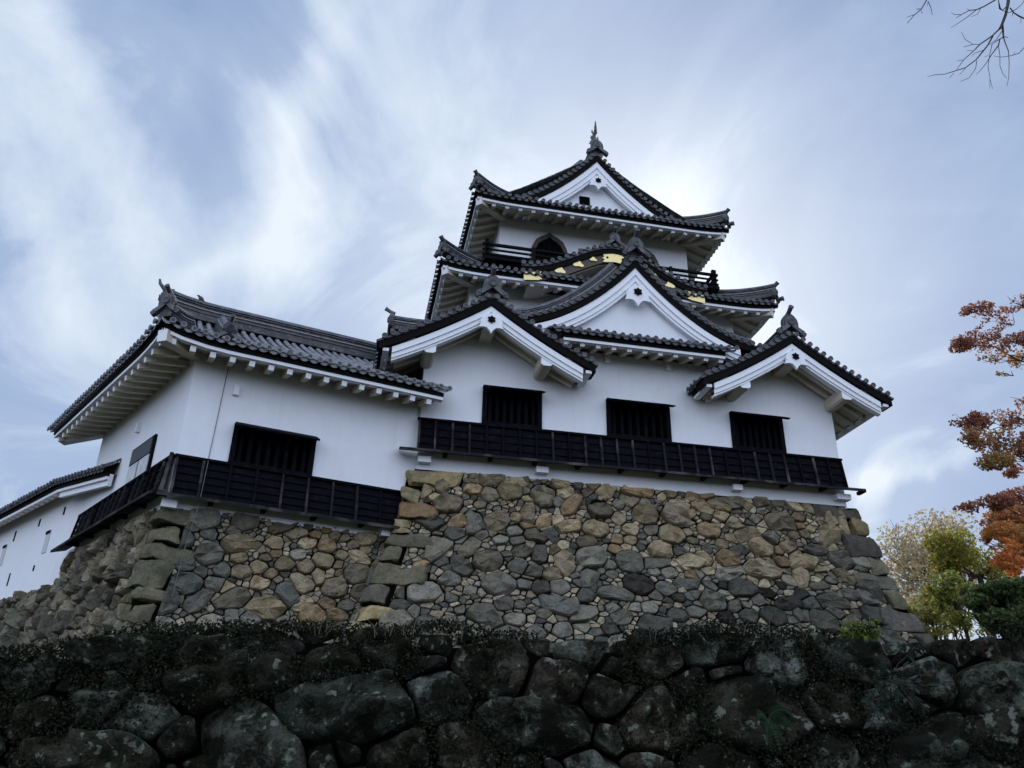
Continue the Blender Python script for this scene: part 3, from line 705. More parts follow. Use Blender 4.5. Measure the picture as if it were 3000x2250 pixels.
# flame-shaped windows
def kato(x0, x1):
    cxk = (x0+x1)/2; hw = (x1-x0)/2
    prof = [(-1.0, 0), (-.93, .45), (-.86, .66), (-.66, .82), (-.42, .89), (-.2, .93), (0, 1.0), (.2, .93), (.42, .89), (.66, .82), (.86, .66), (.93, .45), (1.0, 0)]
    q = MB(); outer = [(cxk+a*hw, 16.55-.95+b_*(1.98)) for a, b_ in prof]; inner = [(cxk+a*hw*.82, 16.55-.95+b_*1.98*.9) for a, b_ in prof]
    n = len(prof); vs = [(a, 23.36, b_) for a, b_ in outer]+[(a, 23.36, b_) for a, b_ in inner]+[(a, 23.46, b_) for a, b_ in outer]+[(a, 23.44, b_) for a, b_ in inner]
    fs = []
    for i in range(n-1): fs += [(i, i+1, n+i+1, n+i), (i, 2*n+i, 2*n+i+1, i+1), (n+i, n+i+1, 3*n+i+1, 3*n+i)]
    q.add(vs, fs, 0); f_ = q.build('flame_window_frame', mat('lacquer_frame', (.05, .045, .042), .5), keep)
    v_ = MB(); v_.prism([(a, b_) for a, b_ in inner], (0, 23.455, 0), (1, 0, 0), (0, 0, 1), (0, -1, 0), .012); v_.build('window_interior', VOID, f_)
    g = MB()
    for i in range(5): x = cxk+hw*.82*(-.66+.33*i); g.aabb((x-.03, 23.40, 15.6), (x+.03, 23.43, 17.1))
    g.build('window_grille', WOOD, f_)
kato(5.13, 6.60); kato(2*XC-6.60, 2*XC-5.13)
q = MB(); q.aabb((6.95, 23.42, 15.5), (7.5, 23.455, 17.1)); q.build('veranda_door', WOOD, keep)

# ---- top roof -------------------------------------------------------------------
L3 = 9.26
top, H3 = skirt('upper_roof', XC-4.63, XC+4.63, 22.15, 0, 17.90, .85, .60, .0205, .10, 1.28, 18.08, 40, 12.0, sideT=4.61, front_t=lambda u: min(u, L3-u, 1.0))
def topc(d): return 21.11-1.25*d+.125*d*d
q = MB(); gable_mesh_verge(q, XC, topc, 2.95, 22.92, .35)
# curved strip easing the verge up to the main slope
for s_ in (-1, 1):
    vs = []
    for i in range(21):
        d = .02+3.1*i/20; vs += [(XC+s_*d, 23.1, topc(d)), (XC+s_*d, 23.35, (topc(d)+H3(4.63-d))/2+.12), (XC+s_*d, 23.7, H3(4.63-d)+.04)]
    q.add(vs, [(3*i+k_, 3*i+3+k_, 3*i+4+k_, 3*i+1+k_) for i in range(20) for k_ in (0, 1)], 0, True)
vt = q.build('verge_tiles', [TILE, TUBE], top)
verge(top, dummy, XC, topc, 2.95, 22.92, .44, boff=.28, bhalf=2.75, dr=.45, dlen=.98, dh=.36, endoni=False)
q = MB(); vs = []
for i in range(31):
    x = -2.4+4.8*i/30; vs += [(XC+x, 23.25, 18.2), (XC+x, 23.25, topc(abs(x))-.35)]
q.add(vs, [(2*i, 2*i+2, 2*i+3, 2*i+1) for i in range(30)], 0); q.build('gable_wall', PLAST, top)
q = MB(); q.aabb((XC-.63, 23.2, 18.93), (XC-.24, 23.245, 19.27)); q.build('gable_vent', VOID, top)
pendant(top, V((XC, 22.96, 19.80)), 1.05)
m2 = MB(); ridge(m2, [V((XC, 22.95, 21.12)), V((XC, 24, 21.1)), V((XC, 28, 21.08)), V((XC, 34, 21.1))], .34, .55); m2.build('ridge', [TILE, TUBE, MORT], top)
oni(top, V((XC, 22.9, 21.22)), (0, -1, 0), .85, knob=False)
# dolphin-fish finial: body rising on its head, tail up
def shachi(parent, x, y, z):
    q = MB(); pth = []; rad = []
    for i in range(12):
        f = i/11; pth.append(V((x-.02*math.sin(f*3), y+.18+.28*math.sin(f*2.6)-.30*f, z+.92*f))); rad.append((.20*(1-f)**.8+.025)*(1.0 if f > .12 else .8))
    q.sweep(pth, [(math.cos(a)*.75, math.sin(a)) for a in [2*math.pi*i/10 for i in range(10)]], 0, True, upv=(0, 1, 0), scales=rad)
    t = pth[-1]
    q.prism([(-.05, -.12), (.05, -.12), (.035, .06), (.01, .34), (-.02, .30), (-.045, .05)], t, (1, 0, 0), (0, 0, 1), (0, 1, 0), .03, 0)
    q.prism([(0, 0), (.22, .02), (.16, .12), (.13, .3), (.02, .2)], t+V((-.02, 0, -.15)), (0, 1, 0), (0, 0, 1), (1, 0, 0), .04, 0)
    for s_ in (-1, 1):
        for k_, (h, l) in enumerate(((.22, .16), (.5, .11), (.8, .07))):
            p = V((x+s_*.09*(1-h*.4), y+.2, z+h)); q.prism([(0, -.07), (s_*l, .06), (s_*l*.5, .05), (s_*l*.7, .17), (0, .09)], p, (1, 0, 0), (0, 0, 1), (0, 1, 0), .03, 0)
    q.build('fish_finial', TILE, parent)
shachi(top, XC, 22.95, 21.55)

# ================================================================ corner turret
A_ = .25829222; B_ = .5238667
X2 = V((math.cos(A_), math.sin(A_), 0)); n1 = V((-math.sin(A_), math.cos(A_), 0))
Y2 = V((-math.sin(B_), math.cos(B_), 0)); n2 = V((math.cos(B_), math.sin(B_), 0))
C0 = V((1.5, 20.1, 0))-X2*5.72
def TP(s, off, z): q = C0+X2*s+n1*off; q.z = z; return q
def SPt(t, off, z): q = C0+Y2*t+n2*off; q.z = z; return q
tur = thing('corner_turret', TP(2.8, 3, 5.3), 'low white corner turret with dark plank band and tiled roof, left of the keep', 'turret')
ZT = 9.05
w = MB()
def quad(mb, fn, a0, a1, z0, z1): mb.add([fn(a0, 0, z0), fn(a1, 0, z0), fn(a1, 0, z1), fn(a0, 0, z1)], [(0, 1, 2, 3)], 0)
wa, wb, wz0, wz1 = 1.15, 3.05, 6.42, 7.40
quad(w, TP, 0, wa, 5.2, ZT); quad(w, TP, wb, 5.9, 5.2, ZT); quad(w, TP, wa, wb, 5.2, wz0); quad(w, TP, wa, wb, wz1, ZT)
for s_ in (wa, wb): w.add([TP(s_, 0, wz0), TP(s_, .35, wz0), TP(s_, .35, wz1), TP(s_, 0, wz1)], [(0, 1, 2, 3)], 0)
for z_ in (wz0, wz1): w.add([TP(wa, 0, z_), TP(wb, 0, z_), TP(wb, .35, z_), TP(wa, .35, z_)], [(0, 1, 2, 3)], 0)
quad(w, SPt, 0, 6.8, 5.2, ZT)
w.add([SPt(6.8, 0, 5.2), SPt(6.8, 8, 5.2), SPt(6.8, 8, ZT), SPt(6.8, 0, ZT)], [(0, 1, 2, 3)], 0)
w.build('turret_wall', PLAST, tur)
window(tur, TP(wa, 0, wz0), X2, n1, wb-wa, wz1-wz0, 8, .5)
# side window with paper panes
q = MB(); q.box(SPt(2.46, -.02, 6.90), Y2*.80, n2*.04, V((0, 0, .50)), 0)
sw = q.build('side_window', WOOD, tur)
for c_, (zz, hh), mt in ((2.08, (6.66, .24), 0), (2.84, (6.66, .24), 0)):
    q = MB(); q.box(SPt(c_, -.075, zz), Y2*.33, n2*.012, V((0, 0, hh)), 0); q.build('pane', GLASS, sw)
q = MB(); q.box(SPt(2.46, -.075, 7.14), Y2*.72, n2*.012, V((0, 0, .20)), 0); q.build('pane', mat('dim_pane', (.025, .03, .034), .5), sw)
plank_band(tur, C0+n1*0, X2, n1, 5.42, 6.37, 5.46, .10, .62, 5, .25, .1)
plank_band(tur, C0+Y2*6.85, -Y2, n2, 6.85, 6.37, 5.50, .10, .42, 5, .5, .2)
q = MB(); q.beam(TP(-.10, -.10, 6.42), TP(-.17, -.17, 5.42), .075, .075, upv=(0, 1, 0)); q.build('corner_post', BATT, tur)
for s_, z_ in ((.0, 5.25), (5.0, 5.30)):
    q = MB(); q.box(TP(s_+.05, -.10, z_), X2*.16, n1*.12, V((0, 0, .10)), 0); q.build('beam_end', TRIM, tur)
for s_, z_ in ((1.02, 8.25), ):
    q = MB(); q.box(TP(s_, -.04, z_), X2*.065, n1*.05, V((0, 0, .13)), 0); q.build('wall_bracket', TRIM, tur)
q = MB(); q.box(SPt(3.3, -.05, 8.05), Y2*.065, n2*.05, V((0, 0, .13)), 0); q.build('wall_bracket', TRIM, tur)
HT = lambda t: 9.02+.50*t+.019*t*t
K = C0-n1*1.0-X2*.95
SK = math.tan(B_-A_); HT_ = 1/ .763
liftT = lambda u: .22*max(0, 1-u/1.6)**2
m_ = MB()
slope(m_, K, X2, n1, 0.0, 7.05, lambda u: (min(u/.763, .86) if u < .83 else 4.3), HT, liftT, seed=60)
slope(m_, K, X2, n1, -.10, .80, lambda u: 4.3, HT, tmin=lambda u: min(4.25, max(.9, (1.06-u)/SK)), caps=False, seed=61)
slope(m_, K, Y2, n2, 0.0, 8.7, lambda u: min(u/.763, .95), HT, liftT, seed=62)
LTUBE = mat('limed_cover_tile', (.20, .21, .23), .6, spots=((.10, .105, .12), .48, .62), sc=3, bump=.2, bscale=30, fine=(12, .7, 1.2))
tr = m_.build('turret_roof', [TILE, LTUBE, MORT], tur)
# lime mortar on the front cover tiles shows as pale bands
q = MB()
for i in range(30):
    u = .72+SP*i+.12
    if u > 7.0: break
eave(tr, K, X2, n1, 0, 6.95, 9.02, 1.0, 9.02, liftT, 1, 0, rsp=.44, roff=.35, drop=.42)
eave(tr, K, Y2, n2, 0, 8.6, 9.02, 1.17, 9.02, liftT, 1, 1, rsp=.44, roff=.35, drop=.42)
q = MB(); a_ = K+(n1+n2)*.10+V((0, 0, 8.72+.14)); b_ = C0+V((0, 0, 8.98)); q.beam(a_, b_, .26, .28); ob = q.build('hip_rafter', [SOFF, TRIM], tr)
for p_ in ob.data.polygons:
    if abs(p_.normal.dot((b_-a_).normalized())) > .95: p_.material_index = 1
e_ = SPt(7.75, -.85, 8.74); q = MB(); q.beam(e_, SPt(6.8, 0, 8.95), .24, .26); q.build('hip_rafter', TRIM, tr)
def roofP(u, t, h=0): q = K+X2*u+n1*t; q.z = HT(t)+liftT(u)*max(0, 1-t/1.4)+h; return q
m2 = MB(); pts = [roofP(.763*t, t, .05+.10*max(0, 1-t/.6)) for t in [.08+.8*i/8 for i in range(9)]]; ridge(m2, pts, .24, .34); m2.build('hip_ridge', [TILE, TUBE, MORT], tr)
oni(tr, pts[0]+V((0, 0, .10)), -(n1+n2), .72)
m2 = MB(); pts = [roofP(1.55-.0*t, t, .04) for t in [.78+3.3*i/10 for i in range(11)]]; ridge(m2, pts, .27, .30); m2.build('descending_ridge', [TILE, TUBE, TUBE], tr)
oni(tr, pts[0]+V((0, 0, .05)), -n1, .68)
m2 = MB(); pts = [roofP(1.06-SK*t, t, .03) for t in [.9+3.3*i/10 for i in range(11)]]; m2.sweep(pts, [(-.09, -.1), (.09, -.1), (.09, .09), (-.09, .09)], 0); m2.build('verge_tiles', [TUBE], tr)
rp = [roofP(-.10+(6.9)*i/14, 4.3, .06+.16*max(0, 1-i/3)**2) for i in range(15)]
m2 = MB(); ridge(m2, rp, .34, .58); m2.build('ridge', [TILE, TUBE, MORT], tr)
oni(tr, rp[0]+V((0, 0, .05)), -X2, .80, knob=False)
q = MB(); p0 = rp[0]+V((0, 0, .58)); q.tube([p0+X2*.25, p0, p0-X2*.16+V((0, 0, .16)), p0-X2*.2+V((0, 0, .30))], .085, 8, 1, r2=.03); q.build('ridge_finial', [TILE, TUBE], tr)
# white end wall of the turret gable and back slope
m_ = MB(); kb = K+n1*8.6
m_.add([roofP(-.10, 4.3), roofP(6.9, 4.3), kb+X2*6.9+V((0, 0, 9.0)), kb-X2*.3+V((0, 0, 9.0))], [(0, 1, 2, 3)], 0); m_.build('back_slope', TILE, tr)
q = MB(); q.add([roofP(1.0-SK*1.2, 1.2, -.1), roofP(.1, 4.2, -.1), kb-X2*.2+V((0, 0, 9.3))], [(0, 1, 2)], 0); q.build('gable_wall', PLAST, tr)

# bird on the turret ridge
q = MB(); bp = rp[2]+V((0, 0, .58+.17)); bx = X2
bp = rp[2]+V((0, 0, .58+.13)); ax_ = (bx*-.55+n1*.35+V((0, 0, .75))).normalized()
pth = [bp-ax_*.13, bp-ax_*.08, bp-ax_*.02, bp+ax_*.05, bp+ax_*.09, bp+ax_*.125, bp+ax_*.15-bx*.02, bp+ax_*.155-bx*.05]
q.sweep(pth, [(math.cos(a), math.sin(a)) for a in [2*math.pi*i/10 for i in range(10)]], 0, True, scales=[.02, .05, .068, .058, .036, .034, .022, .004])
q.sweep([bp-ax_*.06+bx*.03, bp-ax_*.14+bx*.06, bp-ax_*.2+bx*.09], [(-.03, -.008), (.03, -.008), (.03, .008), (-.03, .008)], 0)
for s_ in (-1, 1): q.tube([bp+n1*.025*s_-V((0, 0, .05)), bp+n1*.025*s_-V((0, 0, .14))], .007, 5)
q.build('bird', BIRD, None, label='small dark bird perched on the ridge of the turret roof near its left end', category='bird')
# cable down the turret corner
q = MB(); q.tube([TP(.75, -.02, 8.95), TP(.73, -.03, 8.2), TP(.71, -.03, 7.2), TP(.69, -.03, 6.42), TP(.68, -.20, 6.3), TP(.66, -.26, 5.5), TP(.65, -.36, 5.3), TP(.52, -.46, 4.2), TP(.45, -.66, 3.2)], .008, 6)
q.build('lightning_cable', CABLE, None, label='thin grey cable hanging down the turret wall and over the corner stones', category='cable')

# ================================================================ gallery
g_ = R(125.2); G = V((math.cos(g_), math.sin(g_), 0)); gn = V((math.sin(g_), -math.cos(g_), 0)); S0 = V((-7.5, 24.7, 0))
gal = thing('castle_gallery', S0+G*6+V((0, 0, 4.4)), 'long low white gallery with loopholes and dark tiled eave, far left behind the turret', 'gallery')
def GP(t, off, z): q = S0+G*t+gn*off; q.z = z; return q
w = MB(); w.add([GP(-2.5, 0, 4.3), GP(16, 0, 4.3), GP(16, 0, 7.8), GP(-2.5, 0, 7.8)], [(0, 1, 2, 3)], 0)
w.add([GP(16, 0, 4.3), GP(16, 5, 4.3), GP(16, 5, 7.8), GP(16, 0, 7.8)], [(0, 1, 2, 3)], 0); w.build('gallery_wall', PLAST, gal)
HG = lambda t: 7.50+.5*t
m_ = MB(); OG = S0-gn*.62
lg = lambda u: -.11*max(0, .95-u)
slope(m_, OG, G, gn, -2.6, 15.5, lambda u: 2.2, HG, lift=lg, seed=70)
gr = m_.build('gallery_roof', [TILE, TUBE, MORT], gal)
eave(gr, OG, G, gn, 1.0, 15.5, 7.50, .62, 7.62, rsp=.42, roff=.2, drop=.36)
eave(gr, OG, G, gn, -2.6, .98, 7.50, .62, 7.60, lg, raft=False)
q = MB(); q.sweep([GP(.95, -.40, 7.20), GP(-2.6, -.40, 6.80)], [(-.05, -.12), (.05, -.12), (.05, .2), (-.05, .2)], 0); q.build('fascia_panel', TRIM, gr)
LOOP = mat('loophole_grey', (.46, .48, .50), .85)
for nm, t0, z0, wd, hh in (('loophole', 2.46, 6.10, .17, .34), ('loophole', 6.45, 6.3, .17, .34), ('gun_slit', 5.75, 6.83, .05, .17), ('gun_slit', 5.1, 5.32, .04, .20), ('gun_slit', 2.97, 5.38, .05, .08), ('gun_slit', 8.2, 6.8, .06, .2), ('gun_slit', 1.6, 6.9, .05, .12), ('gun_slit', 3.6, 6.9, .05, .12)):
    q = MB(); q.box(GP(t0, -.0, z0), G*wd, gn*.02, V((0, 0, hh)), 0)
    if nm == 'loophole':
        o = q.build('loophole', LOOP, gal); r_ = MB(); r_.box(GP(t0, -.03, z0+hh*.86), G*wd*.98, gn*.015, V((0, 0, hh*.13))); r_.build('loophole_shade_strip', BLACK, o)  # black strip painted as shade under the loophole head
    else: q.build('gun_slit', BLACK, gal)

# ================================================================ stone walls
def power_cells(pts, u0, u1, v0, v1):
    pts = np.array(pts); out = []; n = len(pts)
    for i in range(n):
        d2 = (pts[:, 0]-pts[i, 0])**2+(pts[:, 1]-pts[i, 1])**2; idx = np.argsort(d2)[1:26]
        poly = [(u0, v0), (u1, v0), (u1, v1), (u0, v1)]; xi, yi, ri = pts[i]
        for j in idx:
            xj, yj, rj = pts[j]; a, b = xj-xi, yj-yi; c = (xj*xj+yj*yj-rj*rj-(xi*xi+yi*yi-ri*ri))/2
            new = []; m = len(poly)
            for k in range(m):
                p, q = poly[k], poly[(k+1) % m]; dp_, dq = a*p[0]+b*p[1]-c, a*q[0]+b*q[1]-c
                if dp_ <= 0: new.append(p)
                if dp_*dq < 0: f = dp_/(dp_-dq); new.append((p[0]+(q[0]-p[0])*f, p[1]+(q[1]-p[1])*f))
            poly = new
            if len(poly) < 3: break
        if len(poly) >= 3: out.append((pts[i], poly))
    return out
def darts(u0, u1, v0, v1, classes, rnd, asp=.78, pre=()):
    P = list(pre)
    for r_lo, r_hi, tries, pack in classes:
        for _ in range(tries):
            x, y, r_ = rnd.uniform(u0, u1), rnd.uniform(v0, v1), rnd.uniform(r_lo, r_hi)
            if all((x-a)**2+(y-b)**2 > ((r_+c)*pack)**2 for a, b, c in P): P.append((x, y, r_))
    return P
def stones(mb, mapf, u0, u1, v0, v1, classes, pal, seed, asp=.78, gap=.018, bulge=.55, rings=3, cut=None, small=(.36, .31, .225), disp=.25, chai=1, pre=(), colf=None, clip=None, maxfuse=.40):
    """irregular stones fitted together: mapf(u,v,depth) -> point"""
    rnd = random.Random(seed); U0, U1 = u0*asp, u1*asp
    P = darts(U0, U1, v0, v1, classes, rnd, asp, pre)
    cells = power_cells(P, U0, U1, v0, v1); used = set(); out = []
    for i, (q, poly) in enumerate(cells):       # some neighbouring cells fuse into one longer stone
        if i in used: continue
        if q[2] > .1 and rnd.random() < .42:
            best = None
            for j, (q2, p2) in enumerate(cells):
                if j != i and j not in used and q2[2] > .09:
                    dx, dy = q2[0]-q[0], q2[1]-q[1]; dd = math.hypot(dx, dy)
                    if dd < (q[2]+q2[2])*1.02 and q[2]+q2[2] < maxfuse and (best is None or dd+.5*abs(dy) < best[0]): best = (dd+.5*abs(dy), j)
            if best:
                used.add(best[1]); pts = sorted(set([tuple(p) for p in poly]+[tuple(p) for p in cells[best[1]][1]])); h = []
                for seq in (pts, pts[::-1]):
                    st = []
                    for p in seq:
                        while len(st) > 1 and (st[-1][0]-st[-2][0])*(p[1]-st[-2][1])-(st[-1][1]-st[-2][1])*(p[0]-st[-2][0]) <= 0: st.pop()
                        st.append(p)
                    h += st[:-1]
                poly = h
        used.add(i)
        if clip:
            lo, hi = clip(min(p[1] for p in poly), max(p[1] for p in poly)); lo *= asp; hi *= asp
            for sgn, lim in ((1, lo), (-1, hi)):
                new = []; m = len(poly)
                for k in range(m):
                    a, b = poly[k], poly[(k+1) % m]; da, db = sgn*(a[0]-lim), sgn*(b[0]-lim)
                    if da >= 0: new.append(a)
                    if da*db < 0: f = da/(da-db); new.append((a[0]+(b[0]-a[0])*f, a[1]+(b[1]-a[1])*f))
                poly = new
                if len(poly) < 3: break
            if len(poly) < 3: continue
        out.append((q, poly))
    for (x, y, r_), poly in out:
        ar = 0; n = len(poly)
        for k in range(n): a, b = poly[k], poly[(k+1) % n]; ar += a[0]*b[1]-a[1]*b[0]
        ar = abs(ar)/2
        if ar < .0006: continue
        rr = math.sqrt(ar/math.pi)
        cx_ = sum(p[0] for p in poly)/n; cy_ = sum(p[1] for p in poly)/n
        k_ = max(.5, 1-gap*rnd.uniform(.6, 1.5)/rr)
        poly = [((cx_+(p[0]-cx_)*k_), (cy_+(p[1]-cy_)*k_)) for p in poly]
        an = rnd.uniform(-.5, .5); poly = [(p[0]+rnd.uniform(-.05, .05)*rr, p[1]+rnd.uniform(-.05, .05)*rr) for p in poly]
        for _ in range(chai):
            q = []; m = len(poly); cc = rnd.uniform(.07, .17) if _ == 0 else .25
            for k in range(m):
                a, b = poly[k], poly[(k+1) % m]
                if _ == 0 or math.hypot(a[0]-b[0], a[1]-b[1]) > rr*.12:
                    q += [(a[0]*(1-cc)+b[0]*cc, a[1]*(1-cc)+b[1]*cc), (a[0]*cc+b[0]*(1-cc), a[1]*cc+b[1]*(1-cc))]
                else: q.append(a)
            poly = q
        n = len(poly); bl = bulge*min(rr, .45)*rnd.uniform(.75, 1.25); tx, ty = rnd.gauss(0, .17), rnd.gauss(0, .17); base = rnd.uniform(-.3, .3)*bl*.35
        if rings == 3: RG = [(1.0, -1.3), (.99, .35), (.915, .82), (.68, .98)]
        else: RG = [(1.0, -.9), (.995, .0), (.97, .42), (.91, .70), (.80, .86), (.60, .96), (.34, 1.0)]
        vs = []; sv = V((seed*3.1+x*1.7, y*2.3, r_*5))
        for sc_, dd in RG:
            for p in poly:
                du, dv = (p[0]-cx_)*sc_, (p[1]-cy_)*sc_
                nz = noise.noise(V(((cx_+du)/asp*3.2/(rr*3+.2), (cy_+dv)*3.2/(rr*3+.2), seed))*2+sv)*disp*bl*1.6
                nz += noise.noise(V(((cx_+du)/asp, (cy_+dv), seed+5))*9+sv)*disp*bl*.5
                vs.append(mapf((cx_+du)/asp, cy_+dv, base+bl*dd+(nz if dd > 0 else 0)+(du*tx+dv*ty if dd > 0 else 0)))
        vs.append(mapf(cx_/asp, cy_, base+bl*1.0+noise.noise(sv)*disp*bl))
        m = len(RG); fs = [(k*n+j, k*n+(j+1) % n, (k+1)*n+(j+1) % n, (k+1)*n+j) for k in range(m-1) for j in range(n)]
        fs += [((m-1)*n+j, (m-1)*n+(j+1) % n, m*n) for j in range(n)]
        if colf: c = colf(x/asp, y, rr, rnd)
        else:
            c = rnd.choice(pal) if rr > .11 or rnd.random() < .45 else small
        f = rnd.choice((rnd.uniform(.5, .85), rnd.uniform(.8, 1.25))) if rings == 3 else rnd.uniform(.7, 1.3); c = tuple(q*f for q in c)
        mb.add(vs, fs, 0, rings > 3, c)
def block(mb, c8, col, mi=0, seed=0, k=4, disp=.03):
    """rough hewn block: 8 corners (000,100,010,110,001,101,011,111) -> subdivided, rounded box with noise"""
    c8 = [V(p) for p in c8]; ctr = sum(c8, V())/8
    def tri(a, b, c):
        return (c8[0]*(1-a)*(1-b)*(1-c)+c8[1]*a*(1-b)*(1-c)+c8[2]*(1-a)*b*(1-c)+c8[3]*a*b*(1-c)+c8[4]*(1-a)*(1-b)*c+c8[5]*a*(1-b)*c+c8[6]*(1-a)*b*c+c8[7]*a*b*c)
    ts = [0, .07, .2, .4, .6, .8, .93, 1]; n = len(ts)-1; idx = {}; vs = []
    def vid(i, j, l):
        if (i, j, l) not in idx:
            a, b, c = ts[i], ts[j], ts[l]; e = sum(1 for q in (i, j, l) if q in (0, n)); p = tri(a, b, c)
            m_ = sum(abs(q-.5)*2 > .85 for q in (a, b, c))
            if m_ >= 2: p = p+(ctr-p).normalized()*.028*(m_-1)
            p = p+V((noise.noise(p*2.1+V((seed, 0, 0))), noise.noise(p*2.1+V((0, seed, 9))), noise.noise(p*2.1+V((4, 0, seed)))))*disp*1.6+V((noise.noise(p*7), noise.noise(p*7+V((3, 3, 3))), noise.noise(p*7+V((7, 1, 2)))))*disp*.45
            idx[(i, j, l)] = len(vs); vs.append(p)
        return idx[(i, j, l)]
    fs = []
    for i in range(n):
        for j in range(n):
            fs += [(vid(i, j, 0), vid(i, j+1, 0), vid(i+1, j+1, 0), vid(i+1, j, 0)), (vid(i, j, n), vid(i+1, j, n), vid(i+1, j+1, n), vid(i, j+1, n)),
                   (vid(i, 0, j), vid(i+1, 0, j), vid(i+1, 0, j+1), vid(i, 0, j+1)), (vid(i, n, j), vid(i, n, j+1), vid(i+1, n, j+1), vid(i+1, n, j)),
                   (vid(0, i, j), vid(0, i, j+1), vid(0, i+1, j+1), vid(0, i+1, j)), (vid(n, i, j), vid(n, i+1, j), vid(n, i+1, j+1), vid(n, i, j+1))]
    mb.add(vs, fs, 0, True, col)

GREY = [(.165, .16, .132), (.205, .195, .16), (.12, .118, .10), (.235, .218, .17), (.18, .172, .14), (.135, .137, .12)]
TAN = [(.34, .28, .175), (.30, .245, .155), (.38, .32, .21), (.31, .225, .135), (.25, .21, .145), (.20, .175, .13)]
SMALL = (.36, .31, .225)
ZK = 7.06
def bat(dz): return .13*dz+.032*dz*dz
# ---- keep base ------------------------------------------------
kb_ = thing('stone_base', (XC, 19.5, 2.2), 'tall battered base of tan and grey fieldstones carrying the keep', 'stone base')
mb = MB()
def mk(u, v, d): dz = ZK-v; return V((1.30+u*(12.62+2*bat(dz)*.95)/12.62-bat(dz)*.95, 19.93-bat(dz)-d, v+d*.25))
def kcol(u, v, rr, rnd):
    warm = .92*max(0, min(1, (v-4.3)/1.6))-.0*u
    if rr < .11: return SMALL if rnd.random() < .6 else rnd.choice(GREY)
    if v < 4.6 and .3 < u/12.6 < .8 and rnd.random() < .22: return (.05, .048, .042)
    return rnd.choice(TAN) if rnd.random() < warm else rnd.choice(GREY)
CL = [(.24, .31, 110, .86), (.15, .20, 420, .80), (.10, .14, 900, .76), (.03, .065, 3800, .80)]
def cornerL(u, v): return u < .62
def blk(B, v, w_):
    q = [l for z0, z1, l in B if z1 > v+.02 and z0 < w_-.02]
    return min(q)-.05 if q else .5
KB = {}
#STONESK
if 0: pass
stones_k = lambda: stones(mb, mk, .0, 12.62, 2.2, ZK, CL, GREY, 11, colf=kcol, clip=lambda v, w_: (blk(KL, v, w_)+.02, 12.62-blk(KR, v, w_)-.02), gap=.011, bulge=.36, disp=.85)
# corner blocks
rnd = random.Random(5)
def corner_blocks(mb, fn_edge, dirA, dirB, z0, z1, cols, ha=(.36, .58), first=1.45):
    z = z1; i = 0; outA = []; outB = []
    while z > z0:
        h = rnd.uniform(*ha)*rnd.uniform(.75, 1.1); zb = z-h; la, lb = (rnd.uniform(.85, 1.25), .55) if i % 2 == 0 else (rnd.uniform(.42, .62), rnd.uniform(.9, 1.3))
        if i == 0: la = first
        c8 = []
        for zz in (zb+.012, z-.012):
            e = fn_edge(zz); 
            for b_ in (0, 1):
                for a_ in (0, 1):
                    q = e+dirA*(la*a_-.06)+dirB*(lb*b_-.06); q.z = zz; c8.append(q)
        c8 = [q+V((rnd.uniform(-.09, .09), rnd.uniform(-.05, .05), rnd.uniform(-.05, .05))) for q in c8]
        block(mb, c8, tuple(a_*.92*b_ for a_, b_ in zip(cols[i % len(cols)], (1.06, 1.0, .86))), seed=i*3.3+z1, disp=.075)
        outA.append((zb, z, la)); outB.append((zb, z, lb)); z = zb; i += 1
    return outA, outB
eL = lambda z: V((1.36-bat(ZK-z), 19.9-bat(ZK-z), z)); eR = lambda z: V((13.88+bat(ZK-z)*.95, 19.9-bat(ZK-z), z))
KL, _ = corner_blocks(mb, eL, V((1, 0, 0)), V((0, 1, 0)), 2.2, ZK, [(.36, .31, .20), (.27, .25, .17), (.24, .17, .11), (.30, .27, .18), (.115, .115, .095), (.14, .137, .11), (.15, .145, .115), (.13, .13, .12)])
KR, _ = corner_blocks(mb, eR, V((-1, 0, 0)), V((0, 1, 0)), 2.2, ZK, [(.10, .10, .09), (.24, .20, .13), (.085, .085, .085), (.165, .16, .13), (.145, .15, .135), (.155, .15, .12), (.13, .13, .13)], (.5, .7))
stones_k()
# flat coping stones along the top left
block(mb, [(2.85+.0, 19.9, 6.78), (4.45, 19.9, 6.80), (2.85, 20.3, 6.78), (4.45, 20.3, 6.8), (2.85, 19.86, 7.05), (4.45, 19.86, 7.05), (2.85, 20.3, 7.05), (4.45, 20.3, 7.05)], (.36, .31, .20), seed=3)
# left and right flanks
def mside(u, v, d): dz = ZK-v; return V((1.36-bat(dz)-d, 19.9-bat(dz)+u, v+d*.25))
stones(mb, mside, .3, 6, 2.2, ZK, [(.25, .36, 150, 1.0), (.14, .2, 500, .98), (.07, .1, 900, .95)], GREY, 12)
mb.build('fieldstones', STONE, kb_)
q = MB()
q.grid(lambda a, b: mk(a*12.62, 2.2+b*(ZK-2.2), -.10), 24, 12)
for sx in (0, 1): q.grid(lambda a, b: (lambda p: V((p.x+(-.18 if sx else .18), 20+a*20, p.z)))(mk(12.62*sx, 2.2+b*(ZK-2.2), -.1)), 4, 10)
q.add([V((1.45, 19.9, ZK-.03)), V((13.6, 19.9, ZK-.03)), V((13.6, 40, ZK-.03)), V((1.45, 40, ZK-.03))], [(0, 1, 2, 3)], 0)
q.build('joint_fill', GAP, kb_)
